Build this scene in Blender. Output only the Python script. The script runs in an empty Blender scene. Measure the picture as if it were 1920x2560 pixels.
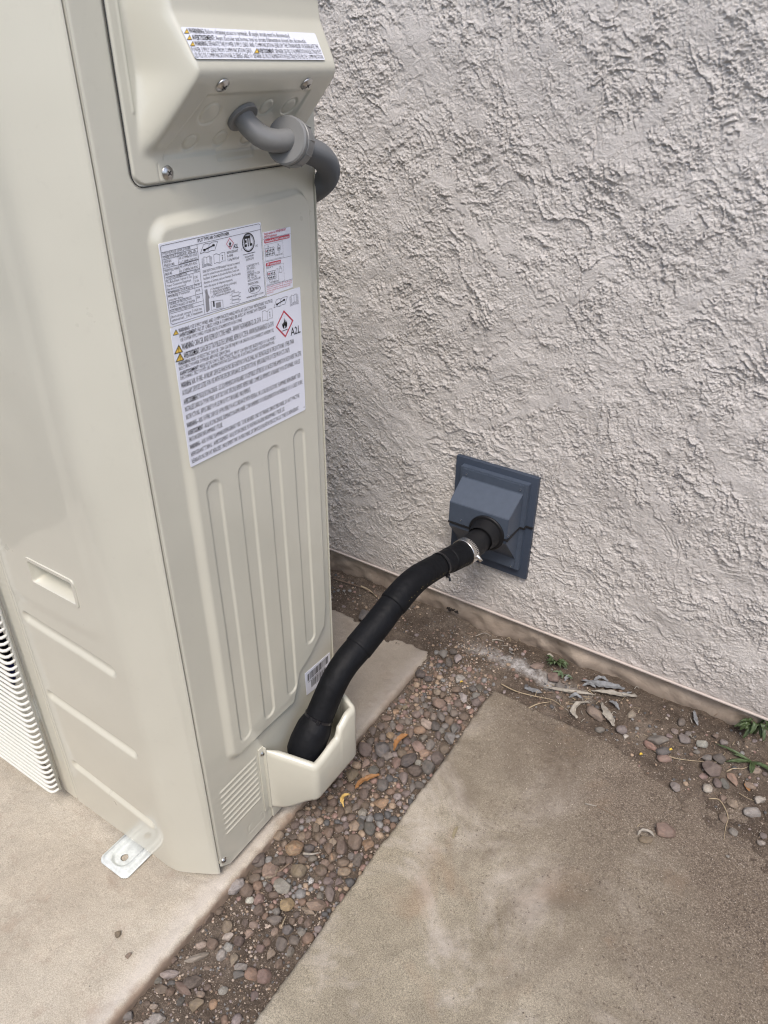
import bpy, bmesh, math, random
import numpy as np
from mathutils import Vector, Matrix, noise as mnoise
D = bpy.data
SC = bpy.context.scene
R = math.radians

# ------------------------------------------------------------------ camera
F_PX = 1850.256
yaw, pit, rol = R(32.7443), R(31.6617), R(0.5041)
cy_, sy_, cp_, sp_ = math.cos(yaw), math.sin(yaw), math.cos(pit), math.sin(pit)
_f = Vector((-sy_*cp_, cy_*cp_, -sp_)); _r = Vector((cy_, sy_, 0)); _u = _r.cross(_f)
RIGHT = math.cos(rol)*_r + math.sin(rol)*_u
UP = -math.sin(rol)*_r + math.cos(rol)*_u
CAM = Vector((0, 0, 1.5))
cd = D.cameras.new('camera'); cam = D.objects.new('camera', cd); SC.collection.objects.link(cam)
cam.matrix_world = Matrix(((RIGHT.x, UP.x, -_f.x, CAM.x), (RIGHT.y, UP.y, -_f.y, CAM.y), (RIGHT.z, UP.z, -_f.z, CAM.z), (0, 0, 0, 1)))
cd.sensor_fit = 'HORIZONTAL'; cd.sensor_width = 36.0; cd.lens = 36.0*F_PX/1920
cd.clip_start = 0.02; cd.clip_end = 400
cd.dof.use_dof = True; cd.dof.focus_distance = 1.6; cd.dof.aperture_fstop = 18
SC.camera = cam
SC.cycles.filter_width = 1.15; SC.render.resolution_x = 768; SC.render.resolution_y = 1024

# ------------------------------------------------------------------ sky, sun, exposure
SUN_EL, SUN_AZ = R(57), R(152)        # azimuth clockwise from +Y
w = D.worlds.new('World'); SC.world = w; w.use_nodes = True
nt = w.node_tree; nt.nodes.clear()
wo = nt.nodes.new('ShaderNodeOutputWorld'); bg = nt.nodes.new('ShaderNodeBackground')
sk = nt.nodes.new('ShaderNodeTexSky'); sk.sky_type = 'NISHITA'; sk.sun_disc = False
sk.sun_elevation = SUN_EL; sk.sun_rotation = SUN_AZ; sk.air_density = 1.0; sk.dust_density = 2.6; sk.ozone_density = 1.0
bg.inputs['Strength'].default_value = 0.128
nt.links.new(sk.outputs[0], bg.inputs['Color']); nt.links.new(bg.outputs[0], wo.inputs['Surface'])
sl = D.lights.new('sun', 'SUN'); sl.energy = 1.5; sl.angle = R(20); sl.color = (1.0, 0.93, 0.86)
so = D.objects.new('sun', sl); SC.collection.objects.link(so)
sd = Vector((math.sin(SUN_AZ)*math.cos(SUN_EL), math.cos(SUN_AZ)*math.cos(SUN_EL), math.sin(SUN_EL)))
so.rotation_euler = sd.to_track_quat('Z', 'Y').to_euler(); so.location = (2, -2, 5)
vs = SC.view_settings; vs.view_transform = 'Standard'; vs.look = 'None'; vs.exposure = 0.84; vs.gamma = 1.0

# ------------------------------------------------------------------ helpers
def ray(px, py):
    return RIGHT*((px-960)/F_PX) - UP*((py-1280)/F_PX) + _f
def onp(px, py, p0, n):
    d = ray(px, py); n = Vector(n); return CAM + d*(n.dot(Vector(p0)-CAM)/n.dot(d))
def onx(px, py, X): return onp(px, py, (X, 0, 0), (1, 0, 0))
def ony(px, py, Y): return onp(px, py, (0, Y, 0), (0, 1, 0))
def onz(px, py, Z): return onp(px, py, (0, 0, Z), (0, 0, 1))

ROOT_LOC = {}
def link(o, parent=None):
    SC.collection.objects.link(o)
    if parent is not None: o.parent = parent
    return o
def tag(o, label=None, cat=None, group=None, kind=None):
    if label: o['label'] = label
    if cat: o['category'] = cat
    if group: o['group'] = group
    if kind: o['kind'] = kind
    return o
def empty(name, loc):
    o = D.objects.new(name, None); o.empty_display_size = 0.05; link(o); o.location = loc
    ROOT_LOC[o.name] = Vector(loc); return o
def root_of(o):
    while o is not None and o.parent is not None: o = o.parent
    return o
def put(name, me, mats, parent=None, smooth=True):
    """link a mesh whose vertices are in world coordinates; parent roots carry an offset"""
    o = D.objects.new(name, me)
    if not isinstance(mats, (list, tuple)): mats = [mats]
    for m in mats: me.materials.append(m)
    if parent is not None:
        r = root_of(parent); L = ROOT_LOC.get(r.name)
        if L is not None:
            n = len(me.vertices); a = np.empty(n*3, dtype=np.float32); me.vertices.foreach_get('co', a)
            a = a.reshape(-1, 3)-np.array(L, dtype=np.float32); me.vertices.foreach_set('co', a.ravel())
    if smooth:
        me.polygons.foreach_set('use_smooth', [True]*len(me.polygons))
    me.update()
    return link(o, parent)
def np_mesh(name, V, Fq):
    """V (n,3), Fq (m,4) or (m,3) int arrays"""
    me = D.meshes.new(name); V = np.asarray(V, dtype=np.float32); Fq = np.asarray(Fq, dtype=np.int32)
    k = Fq.shape[1]
    me.vertices.add(len(V)); me.vertices.foreach_set('co', V.ravel())
    me.loops.add(Fq.size); me.loops.foreach_set('vertex_index', Fq.ravel())
    me.polygons.add(len(Fq)); me.polygons.foreach_set('loop_start', np.arange(len(Fq), dtype=np.int32)*k)
    me.polygons.foreach_set('loop_total', np.full(len(Fq), k, dtype=np.int32))
    me.update(calc_edges=True); return me
def grid_mesh(name, P, flip=False, keep=None):
    n, m, _ = P.shape; idx = np.arange(n*m).reshape(n, m)
    a, b, c, d = idx[:-1, :-1], idx[1:, :-1], idx[1:, 1:], idx[:-1, 1:]
    q = np.stack([a, b, c, d] if not flip else [a, d, c, b], -1).reshape(-1, 4)
    if keep is not None: q = q[keep.ravel()]
    return np_mesh(name, P.reshape(-1, 3), q)
class MB:
    def __init__(s): s.bm = bmesh.new(); s.mi = 0
    def _mark(s, before):
        for f in s.bm.faces:
            if f.index == -1 or f not in before: f.material_index = s.mi
    def box(s, x0, x1, y0, y1, z0, z1, bev=0.0, seg=2):
        t = bmesh.new(); bmesh.ops.create_cube(t, size=1)
        for v in t.verts: v.co = Vector(((x0+x1)/2+v.co.x*(x1-x0), (y0+y1)/2+v.co.y*(y1-y0), (z0+z1)/2+v.co.z*(z1-z0)))
        if bev: bmesh.ops.bevel(t, geom=t.edges[:], offset=bev, segments=seg, affect='EDGES', profile=0.7)
        return s.add(t)
    def add(s, t, mi=None):
        me = D.meshes.new('tmp')
        for f in t.faces: f.material_index = s.mi if mi is None else mi; f.smooth = True
        t.to_mesh(me); t.free(); s.bm.from_mesh(me); D.meshes.remove(me); return s
    def poly(s, pts):
        vs_ = [s.bm.verts.new(p) for p in pts]; f = s.bm.faces.new(vs_); f.material_index = s.mi; f.smooth = False; return f
    def tube(s, path, rad, seg=24, cap=True, ref=Vector((0, 0, 1))):
        path = [Vector(p) for p in path]; n = len(path)
        if not isinstance(rad, (list, tuple)): rad = [rad]*n
        T = [(path[min(i+1, n-1)]-path[max(i-1, 0)]).normalized() for i in range(n)]
        a = T[0].cross(ref); a = a.normalized() if a.length > 1e-4 else T[0].orthogonal().normalized()
        rings = []
        for i in range(n):
            a = (a-T[i]*a.dot(T[i])).normalized(); b = T[i].cross(a)
            rings.append([s.bm.verts.new(path[i]+(a*math.cos(k*2*math.pi/seg)+b*math.sin(k*2*math.pi/seg))*rad[i]) for k in range(seg)])
        for i in range(n-1):
            for k in range(seg):
                f = s.bm.faces.new((rings[i][k], rings[i][(k+1) % seg], rings[i+1][(k+1) % seg], rings[i+1][k])); f.smooth = True; f.material_index = s.mi
        if cap:
            f = s.bm.faces.new(rings[0][::-1]); f.material_index = s.mi; f = s.bm.faces.new(rings[-1]); f.material_index = s.mi
        return s
    def lathe(s, org, axis, prof, seg=32):
        """prof: (distance along axis, radius)"""
        org = Vector(org); ax = Vector(axis).normalized()
        a = ax.orthogonal().normalized(); b = ax.cross(a); rings = []
        for h, rr in prof:
            rings.append([s.bm.verts.new(org+ax*h+(a*math.cos(k*2*math.pi/seg)+b*math.sin(k*2*math.pi/seg))*max(rr, 1e-5)) for k in range(seg)])
        for i in range(len(rings)-1):
            for k in range(seg):
                f = s.bm.faces.new((rings[i][k], rings[i][(k+1) % seg], rings[i+1][(k+1) % seg], rings[i+1][k])); f.smooth = True; f.material_index = s.mi
        return s
    def build(s, name, mats, parent=None, autosm=True):
        bmesh.ops.recalc_face_normals(s.bm, faces=s.bm.faces[:]) if autosm else None
        if autosm:
            for e in s.bm.edges:
                if len(e.link_faces) == 2 and e.calc_face_angle(0) > R(38): e.smooth = False
        me = D.meshes.new(name); s.bm.to_mesh(me); s.bm.free()
        return put(name, me, mats, parent, smooth=False)
def catmull(pts, per=10):
    pts = [Vector(p) for p in pts]; P = [pts[0]*2-pts[1]]+pts+[pts[-1]*2-pts[-2]]; out = []
    for i in range(1, len(P)-2):
        for k in range(per):
            t = k/per; a, b, c, d = P[i-1], P[i], P[i+1], P[i+2]
            out.append(0.5*((2*b)+(c-a)*t+(2*a-5*b+4*c-d)*t*t+(3*b-a-3*c+d)*t*t*t))
    out.append(pts[-1]); return out
def sstep(a, b, x):
    t = np.clip((x-a)/(b-a), 0, 1); return t*t*(3-2*t)
def fftnoise(ny, nx, dy, dx, lmin, lmax, seed, ang=0.0, asp=1.0, slope=1.0):
    """band limited noise, unit std. ang: direction of elongation, asp: elongation"""
    rng = np.random.default_rng(seed); wn = rng.standard_normal((ny, nx))
    fy = np.fft.fftfreq(ny, dy)[:, None]; fx = np.fft.fftfreq(nx, dx)[None, :]
    u = (fx*math.cos(ang)+fy*math.sin(ang))*asp; v = -fx*math.sin(ang)+fy*math.cos(ang)
    f = np.sqrt(u*u+v*v)+1e-9
    env = np.exp(-(f*lmin)**4)*(1-np.exp(-(f*lmax)**4))/f**slope
    o = np.fft.ifft2(np.fft.fft2(wn)*env).real; return (o-o.mean())/(o.std()+1e-12)
def gsmooth(h, sy, sx):
    ny, nx = h.shape; p = int(max(sy, sx)*4)+2
    hp = np.pad(h, p, mode='edge'); fy = np.fft.fftfreq(hp.shape[0])[:, None]; fx = np.fft.fftfreq(hp.shape[1])[None, :]
    g = np.exp(-2*(math.pi**2)*((fy*sy)**2+(fx*sx)**2)); return np.fft.ifft2(np.fft.fft2(hp)*g).real[p:-p, p:-p]
def rrect(Y, Z, y0, y1, z0, z1, r):
    """signed distance (negative inside) to a rounded rectangle"""
    cy, cz = (y0+y1)/2, (z0+z1)/2; qx = np.abs(Y-cy)-((y1-y0)/2-r); qz = np.abs(Z-cz)-((z1-z0)/2-r)
    return np.hypot(np.maximum(qx, 0), np.maximum(qz, 0))+np.minimum(np.maximum(qx, qz), 0)-r
def capsule(Y, Z, y, z0, z1, hw):
    t = np.clip(Z, z0+hw, z1-hw); return np.hypot(Y-y, Z-t)-hw

# ------------------------------------------------------------------ materials
def new_mat(name):
    m = D.materials.new(name); m.use_nodes = True; nt = m.node_tree
    return m, nt, nt.nodes['Principled BSDF']
def N(nt, t, **kw):
    n = nt.nodes.new(t)
    for k, v in kw.items():
        if k in n.inputs.keys(): n.inputs[k].default_value = v
        else: setattr(n, k, v)
    return n
def noise_n(nt, scale, detail=4, rough=0.55, vec=None, dist=0.0):
    n = N(nt, 'ShaderNodeTexNoise'); n.inputs['Scale'].default_value = scale; n.inputs['Detail'].default_value = detail
    n.inputs['Roughness'].default_value = rough; n.inputs['Distortion'].default_value = dist
    if vec is not None: nt.links.new(vec, n.inputs['Vector'])
    return n
def ramp(nt, src, stops):
    r = N(nt, 'ShaderNodeValToRGB'); e = r.color_ramp.elements
    while len(e) < len(stops): e.new(0.5)
    for i, (p, c) in enumerate(stops):
        e[i].position = p; e[i].color = (c, c, c, 1) if isinstance(c, (int, float)) else (*c, 1)
    nt.links.new(src, r.inputs[0]); return r.outputs[0]
def mixc(nt, fac, a, b, mode='MIX'):
    m = N(nt, 'ShaderNodeMix', data_type='RGBA', blend_type=mode)
    for s_, i in ((fac, 0), (a, 6), (b, 7)):
        if isinstance(s_, (int, float)): m.inputs[i].default_value = s_
        elif isinstance(s_, tuple): m.inputs[i].default_value = (*s_, 1)
        else: nt.links.new(s_, m.inputs[i])
    return m.outputs[2]
def mathn(nt, op, a, b=None, c=None):
    m = N(nt, 'ShaderNodeMath', operation=op)
    for i, s_ in enumerate((a, b, c)):
        if s_ is None: continue
        if isinstance(s_, (int, float)): m.inputs[i].default_value = s_
        else: nt.links.new(s_, m.inputs[i])
    return m.outputs[0]
def bump(nt, bsdf, h, strength, dist, prev=None):
    b = N(nt, 'ShaderNodeBump'); b.inputs['Strength'].default_value = strength; b.inputs['Distance'].default_value = dist
    nt.links.new(h, b.inputs['Height'])
    if prev is not None: nt.links.new(prev, b.inputs['Normal'])
    nt.links.new(b.outputs[0], bsdf.inputs['Normal']); return b.outputs[0]
def wpos(nt): return N(nt, 'ShaderNodeNewGeometry').outputs['Position']

def simple(name, col, rough=0.5, metal=0.0, coat=0.0, nscale=0, nvar=0.0, bmp=0.0, bscale=300, spec=0.5):
    m, nt, b = new_mat(name); b.inputs['Base Color'].default_value = (*col, 1); b.inputs['Roughness'].default_value = rough
    b.inputs['Metallic'].default_value = metal; b.inputs['Coat Weight'].default_value = coat; b.inputs['Specular IOR Level'].default_value = spec
    if nvar:
        n = noise_n(nt, nscale, 5, 0.6, wpos(nt)); lo = tuple(c*(1-nvar) for c in col); hi = tuple(min(1, c*(1+nvar)) for c in col)
        nt.links.new(ramp(nt, n.outputs[0], [(0.3, lo), (0.7, hi)]), b.inputs['Base Color'])
    if bmp:
        n2 = noise_n(nt, bscale, 3, 0.5, wpos(nt)); bump(nt, b, n2.outputs[0], 1.0, bmp)
    return m

def paint_mat(name='cream_paint', col=(0.552, 0.540, 0.458), coat=0.8, rough=0.32):
    m, nt, b = new_mat(name); p = wpos(nt)
    n1 = noise_n(nt, 3.0, 4, 0.6, p); n2 = noise_n(nt, 60, 6, 0.7, p)
    c = ramp(nt, n1.outputs[0], [(0.3, tuple(x*0.965 for x in col)), (0.7, tuple(x*1.02 for x in col))])
    dust = ramp(nt, n2.outputs[0], [(0.58, 0.0), (0.78, 0.14)])
    c = mixc(nt, dust, c, (0.36, 0.34, 0.30)); nt.links.new(c, b.inputs['Base Color'])
    r = ramp(nt, noise_n(nt, 9, 5, 0.6, p).outputs[0], [(0.3, rough-0.05), (0.7, rough+0.08)]); nt.links.new(r, b.inputs['Roughness'])
    b.inputs['Coat Weight'].default_value = coat; b.inputs['Coat Roughness'].default_value = 0.07
    big = noise_n(nt, 5.0, 2, 0.5, p); b1 = bump(nt, b, big.outputs[0], 1.0, 0.0022)
    fine = noise_n(nt, 900, 2, 0.5, p); bump(nt, b, fine.outputs[0], 0.6, 0.00012, b1)
    return m
M = {}
M['paint'] = paint_mat()
M['grille'] = simple('cream_plastic_wire', (0.66, 0.66, 0.61), 0.42)
M['dark'] = simple('dark_gap', (0.03, 0.03, 0.03), 0.8)
M['navy'] = simple('navy_fan_ring', (0.012, 0.014, 0.07), 0.4)
M['black_void'] = simple('black_inner', (0.012, 0.016, 0.018), 0.6)
M['screw'] = simple('screw_steel', (0.55, 0.54, 0.52), 0.28, 1.0)
M['label'] = simple('white_label_paper', (0.74, 0.76, 0.84), 0.4)
M['ink'] = simple('black_ink', (0.008, 0.008, 0.010), 0.5)
M['red_ink'] = simple('red_ink', (0.50, 0.045, 0.075), 0.5)
M['yellow_ink'] = simple('yellow_ink', (0.75, 0.50, 0.08), 0.5)
M['grey_ink'] = simple('grey_ink', (0.25, 0.25, 0.27), 0.5)
M['conduit'] = simple('grey_pvc', (0.175, 0.176, 0.172), 0.38, nscale=30, nvar=0.06)
M['hose'] = simple('dark_grey_hose', (0.115, 0.118, 0.12), 0.42)
M['foam'] = simple('black_foam', (0.004, 0.0045, 0.006), 0.6, nscale=25, nvar=0.35, bmp=0.0022, bscale=48, spec=0.2)
M['rubber'] = simple('black_rubber', (0.008, 0.008, 0.009), 0.5, spec=0.3)
M['tie'] = simple('black_nylon', (0.010, 0.010, 0.012), 0.15)
M['print'] = simple('faded_yellow_print', (0.12, 0.10, 0.045), 0.7)
M['hood'] = simple('slate_blue_plastic', (0.056, 0.072, 0.100), 0.5, nscale=60, nvar=0.08, bmp=0.0001, bscale=700)
M['hood2'] = simple('slate_blue_back_plate', (0.038, 0.051, 0.076), 0.55)
M['clamp'] = simple('stainless_band', (0.74, 0.72, 0.69), 0.27, 1.0)
M['brass'] = simple('brass_fitting', (0.42, 0.33, 0.13), 0.35, 1.0)
M['foot'] = simple('galvanised_paint', (0.62, 0.65, 0.62), 0.38, 0.15, nscale=90, nvar=0.15)
M['gasket'] = simple('black_gasket', (0.006, 0.006, 0.007), 0.7)

def concrete_mat(name, base, dark, light, dirt=None, dirtfn=None, speck=0.5):
    m, nt, b = new_mat(name); p = wpos(nt)
    n0 = noise_n(nt, 2.6, 5, 0.6, p, 0.6); n1 = noise_n(nt, 11, 6, 0.65, p, 0.4); n2 = noise_n(nt, 460, 3, 0.75, p); n3 = noise_n(nt, 140, 5, 0.75, p)
    c = ramp(nt, n0.outputs[0], [(0.32, dark), (0.52, base), (0.72, light)])
    c2 = ramp(nt, n1.outputs[0], [(0.3, tuple(x*0.80 for x in base)), (0.55, base), (0.75, tuple(min(1, x*1.22) for x in base))])
    c = mixc(nt, 0.42, c, c2)
    g = ramp(nt, n2.outputs[0], [(0.32, 0.42), (0.5, 1.0), (0.68, 1.6)]); c = mixc(nt, speck, c, g, 'MULTIPLY')
    g3 = ramp(nt, n3.outputs[0], [(0.34, 0.6), (0.46, 1.0)]); c = mixc(nt, speck*0.8, c, g3, 'MULTIPLY')
    # small pits
    v = N(nt, 'ShaderNodeTexVoronoi'); v.inputs['Scale'].default_value = 38; nt.links.new(p, v.inputs['Vector'])
    pit = ramp(nt, v.outputs['Distance'], [(0.035, 1.0), (0.07, 0.0)])
    pm = mathn(nt, 'MULTIPLY', pit, ramp(nt, noise_n(nt, 6, 2, 0.5, p).outputs[0], [(0.5, 0.0), (0.62, 1.0)]))
    c = mixc(nt, mathn(nt, 'MULTIPLY', pm, 0.75), c, (0.06, 0.05, 0.045))
    if dirtfn is not None: c = dirtfn(nt, p, c)
    nt.links.new(c, b.inputs['Base Color']); b.inputs['Roughness'].default_value = 0.88; b.inputs['Specular IOR Level'].default_value = 0.25
    h = mathn(nt, 'ADD', mathn(nt, 'MULTIPLY', n2.outputs[0], 0.35), n3.outputs[0]); h = mathn(nt, 'SUBTRACT', h, mathn(nt, 'MULTIPLY', pm, 1.2))
    b1 = bump(nt, b, h, 1.0, 0.0010); bump(nt, b, n1.outputs[0], 1.0, 0.004, b1)
    return m
def sepxyz(nt, p):
    s_ = N(nt, 'ShaderNodeSeparateXYZ'); nt.links.new(p, s_.inputs[0]); return s_.outputs
def path_dirt(nt, p, c):
    o = sepxyz(nt, p); x, y = o[0], o[1]
    # soil washed over the slab from the house wall and from its right side
    d = mathn(nt, 'ADD', mathn(nt, 'MULTIPLY', x, 0.62), mathn(nt, 'MULTIPLY', y, 0.80))
    nz = noise_n(nt, 5, 6, 0.7, p, 0.5); d = mathn(nt, 'ADD', d, mathn(nt, 'MULTIPLY', mathn(nt, 'SUBTRACT', nz.outputs[0], 0.5), 0.55))
    soil = ramp(nt, noise_n(nt, 300, 4, 0.8, p).outputs[0], [(0.3, (0.055, 0.041, 0.031)), (0.5, (0.125, 0.098, 0.075)), (0.66, (0.32, 0.27, 0.215))])
    f1 = ramp(nt, d, [(0.40, 0.0), (0.62, 0.45), (0.84, 0.76), (0.98, 0.97)])
    c = mixc(nt, f1, c, soil)
    # rust tinted streak and pale salt patches
    n5 = noise_n(nt, 3.3, 5, 0.7, p, 1.0)
    pale = ramp(nt, n5.outputs[0], [(0.50, 0.0), (0.68, 0.62)]); c = mixc(nt, mathn(nt, 'MULTIPLY', pale, mathn(nt, 'SUBTRACT', 1.0, f1)), c, (0.50, 0.455, 0.41))
    st_ = ramp(nt, noise_n(nt, 2.3, 6, 0.72, p, 1.2).outputs[0], [(0.50, 0.0), (0.66, 0.55)]); st_ = mathn(nt, 'MULTIPLY', st_, ramp(nt, d, [(0.1, 0.25), (0.5, 1.0)])); c = mixc(nt, st_, c, (0.125, 0.098, 0.072))
    warm = ramp(nt, noise_n(nt, 4.1, 3, 0.6, p, 0.5).outputs[0], [(0.58, 0.0), (0.68, 0.30)]); c = mixc(nt, warm, c, (0.26, 0.165, 0.10))
    return c
def pad_dirt(nt, p, c):
    o = sepxyz(nt, p)
    e = mathn(nt, 'ADD', o[0], mathn(nt, 'MULTIPLY', mathn(nt, 'SUBTRACT', noise_n(nt, 14, 4, 0.7, p).outputs[0], 0.5), 0.05))
    # worn pale lip just inside the edge, brown stained side
    lip = ramp(nt, mathn(nt, 'ADD', e, 1.0), [(0.175, 0.0), (0.215, 0.55), (0.232, 0.0)])
    c = mixc(nt, lip, c, (0.50, 0.46, 0.42))
    side = ramp(nt, mathn(nt, 'ADD', mathn(nt, 'ADD', mathn(nt, 'MULTIPLY', o[2], -1), mathn(nt, 'MULTIPLY', noise_n(nt, 20, 4, 0.7, p).outputs[0], 0.02)), 0), [(0.012, 0.0), (0.022, 1.0)])
    c = mixc(nt, mathn(nt, 'MULTIPLY', side, 0.85), c, (0.26, 0.185, 0.135))
    back = ramp(nt, mathn(nt, 'SUBTRACT', o[1], 0.5), [(0.35, 0.0), (0.75, 0.5)]); c = mixc(nt, back, c, (0.235, 0.195, 0.16))
    return c
M['pad'] = concrete_mat('pad_concrete', (0.418, 0.372, 0.300), (0.32, 0.274, 0.214), (0.53, 0.488, 0.41), dirtfn=pad_dirt, speck=0.5)
M['path'] = concrete_mat('path_concrete', (0.300, 0.266, 0.203), (0.172, 0.145, 0.106), (0.45, 0.415, 0.34), dirtfn=path_dirt, speck=0.82)

def soil_mat():
    m, nt, b = new_mat('brown_soil'); p = wpos(nt); o = sepxyz(nt, p)
    n1 = noise_n(nt, 9, 6, 0.7, p, 0.5); n2 = noise_n(nt, 260, 5, 0.8, p); n3 = noise_n(nt, 60, 4, 0.7, p)
    c = ramp(nt, n1.outputs[0], [(0.3, (0.060, 0.045, 0.034)), (0.55, (0.112, 0.088, 0.068)), (0.75, (0.19, 0.158, 0.128))])
    c = mixc(nt, 0.8, c, ramp(nt, n2.outputs[0], [(0.3, 0.45), (0.5, 1.0), (0.66, 1.9)]), 'MULTIPLY')
    c = mixc(nt, 0.5, c, ramp(nt, n3.outputs[0], [(0.35, 0.6), (0.6, 1.15)]), 'MULTIPLY')
    # white mineral crust along the foundation between the two slabs
    dy = mathn(nt, 'ABSOLUTE', mathn(nt, 'SUBTRACT', mathn(nt, 'ADD', o[1], mathn(nt, 'MULTIPLY', mathn(nt, 'SUBTRACT', noise_n(nt, 18, 4, 0.7, p).outputs[0], 0.5), 0.07)), mathn(nt, 'ADD', mathn(nt, 'MULTIPLY', o[0], -0.05), 1.512)))
    f = ramp(nt, dy, [(0.004, 0.8), (0.03, 0.0)])
    fx = ramp(nt, mathn(nt, 'ABSOLUTE', mathn(nt, 'ADD', o[0], 0.50)), [(0.10, 1.0), (0.22, 0.0)])
    f = mathn(nt, 'MULTIPLY', mathn(nt, 'MULTIPLY', f, fx), ramp(nt, n3.outputs[0], [(0.35, 0.2), (0.6, 1.0)]))
    c = mixc(nt, f, c, (0.46, 0.45, 0.44))
    # greyer compacted fines beside the wall
    f2 = ramp(nt, o[1], [(0.0, 0.0), (1.0, 0.0)])
    nt.links.new(c, b.inputs['Base Color']); b.inputs['Roughness'].default_value = 0.95; b.inputs['Specular IOR Level'].default_value = 0.2
    b1 = bump(nt, b, n2.outputs[0], 1.0, 0.0022); bump(nt, b, n3.outputs[0], 1.0, 0.004, b1)
    return m
M['soil'] = soil_mat()
def stucco_mat():
    m, nt, b = new_mat('stucco_paint'); p = wpos(nt)
    n1 = noise_n(nt, 2.0, 4, 0.6, p); n2 = noise_n(nt, 420, 3, 0.6, p); n3 = noise_n(nt, 1100, 2, 0.5, p)
    c = ramp(nt, n1.outputs[0], [(0.3, (0.605, 0.572, 0.540)), (0.7, (0.665, 0.632, 0.597))])
    o = sepxyz(nt, p); low = ramp(nt, mathn(nt, 'ADD', o[2], mathn(nt, 'MULTIPLY', noise_n(nt, 12, 5, 0.7, p).outputs[0], 0.10)), [(0.14, 0.30), (0.30, 0.0)])
    c = mixc(nt, low, c, (0.40, 0.33, 0.29)); nt.links.new(c, b.inputs['Base Color'])
    b.inputs['Roughness'].default_value = 0.62; b.inputs['Specular IOR Level'].default_value = 0.4
    n4 = noise_n(nt, 200, 4, 0.75, p); sand = ramp(nt, n4.outputs[0], [(0.36, 0.0), (0.62, 1.0)])
    b1 = bump(nt, b, sand, 1.0, 0.0016); b1 = bump(nt, b, n2.outputs[0], 1.0, 0.0013, b1); bump(nt, b, n3.outputs[0], 1.0, 0.0005, b1)
    return m
M['stucco'] = stucco_mat()
def found_mat():
    m, nt, b = new_mat('painted_foundation'); p = wpos(nt)
    n1 = noise_n(nt, 7, 6, 0.7, p, 0.6); n2 = noise_n(nt, 150, 4, 0.7, p); o = sepxyz(nt, p)
    c = ramp(nt, n1.outputs[0], [(0.3, (0.34, 0.278, 0.218)), (0.7, (0.44, 0.370, 0.302))])
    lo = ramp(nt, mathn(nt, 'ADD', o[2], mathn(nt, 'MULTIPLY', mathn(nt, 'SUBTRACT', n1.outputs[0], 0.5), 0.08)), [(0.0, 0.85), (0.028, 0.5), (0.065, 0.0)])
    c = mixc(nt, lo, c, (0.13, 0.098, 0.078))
    c = mixc(nt, ramp(nt, n2.outputs[0], [(0.62, 0.0), (0.75, 0.35)]), c, (0.14, 0.11, 0.09))
    nt.links.new(c, b.inputs['Base Color']); b.inputs['Roughness'].default_value = 0.8
    b1 = bump(nt, b, n2.outputs[0], 1.0, 0.001); bump(nt, b, n1.outputs[0], 1.0, 0.006, b1); return m
M['foundation'] = found_mat()
def stone_mat():
    m, nt, b = new_mat('river_stone'); oi = N(nt, 'ShaderNodeObjectInfo'); tc = N(nt, 'ShaderNodeTexCoord')
    va = N(nt, 'ShaderNodeVectorMath', operation='ADD'); nt.links.new(tc.outputs['Object'], va.inputs[0])
    cmb = N(nt, 'ShaderNodeCombineXYZ'); r100 = mathn(nt, 'MULTIPLY', oi.outputs['Random'], 60.0); nt.links.new(r100, cmb.inputs[0]); nt.links.new(cmb.outputs[0], va.inputs[1])
    v = va.outputs[0]
    n1 = noise_n(nt, 1.1, 5, 0.65, v, 0.8); n2 = noise_n(nt, 9, 5, 0.75, v); n3 = noise_n(nt, 26, 3, 0.7, v)
    c = mixc(nt, 0.75, oi.outputs['Color'], ramp(nt, n1.outputs[0], [(0.3, (0.50, 0.48, 0.47)), (0.5, 1.0), (0.72, (1.5, 1.42, 1.3))]), 'MULTIPLY')
    c = mixc(nt, 0.6, c, ramp(nt, n2.outputs[0], [(0.32, 0.55), (0.5, 1.0), (0.7, 1.4)]), 'MULTIPLY')
    # soil dust settled on them
    c = mixc(nt, ramp(nt, noise_n(nt, 2.4, 5, 0.7, v).outputs[0], [(0.40, 0.12), (0.7, 0.60)]), c, (0.185, 0.150, 0.125))
    nt.links.new(c, b.inputs['Base Color']); b.inputs['Roughness'].default_value = 0.72; b.inputs['Specular IOR Level'].default_value = 0.35
    b1 = bump(nt, b, n2.outputs[0], 0.8, 0.0014); bump(nt, b, n3.outputs[0], 0.7, 0.0005, b1); return m
M['stone'] = stone_mat()
def grit_mat():
    m, nt, b = new_mat('grit_grains'); p = wpos(nt)
    wn = N(nt, 'ShaderNodeTexNoise'); wn.inputs['Scale'].default_value = 140; nt.links.new(p, wn.inputs['Vector'])
    c = ramp(nt, wn.outputs[0], [(0.32, (0.07, 0.05, 0.042)), (0.45, (0.14, 0.11, 0.09)), (0.56, (0.22, 0.175, 0.14)), (0.68, (0.50, 0.44, 0.37))])
    nt.links.new(c, b.inputs['Base Color']); b.inputs['Roughness'].default_value = 0.8; return m
M['grit'] = grit_mat()
M['leaf_orange'] = simple('dry_orange_leaf', (0.27, 0.135, 0.05), 0.6, nscale=60, nvar=0.3)
M['leaf_pale'] = simple('dry_pale_leaf', (0.29, 0.265, 0.225), 0.7, nscale=70, nvar=0.3)
M['leaf_grey'] = simple('grey_dry_leaf', (0.19, 0.195, 0.20), 0.7, nscale=70, nvar=0.35)
M['straw'] = simple('dry_straw', (0.36, 0.29, 0.19), 0.6, nscale=90, nvar=0.25)
M['twig'] = simple('brown_twig', (0.17, 0.12, 0.085), 0.75, nscale=90, nvar=0.3)
M['weed'] = simple('green_weed_leaf', (0.052, 0.078, 0.030), 0.5, nscale=50, nvar=0.35)
M['yellow_bit'] = simple('yellow_petal', (0.60, 0.42, 0.05), 0.6)
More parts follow.
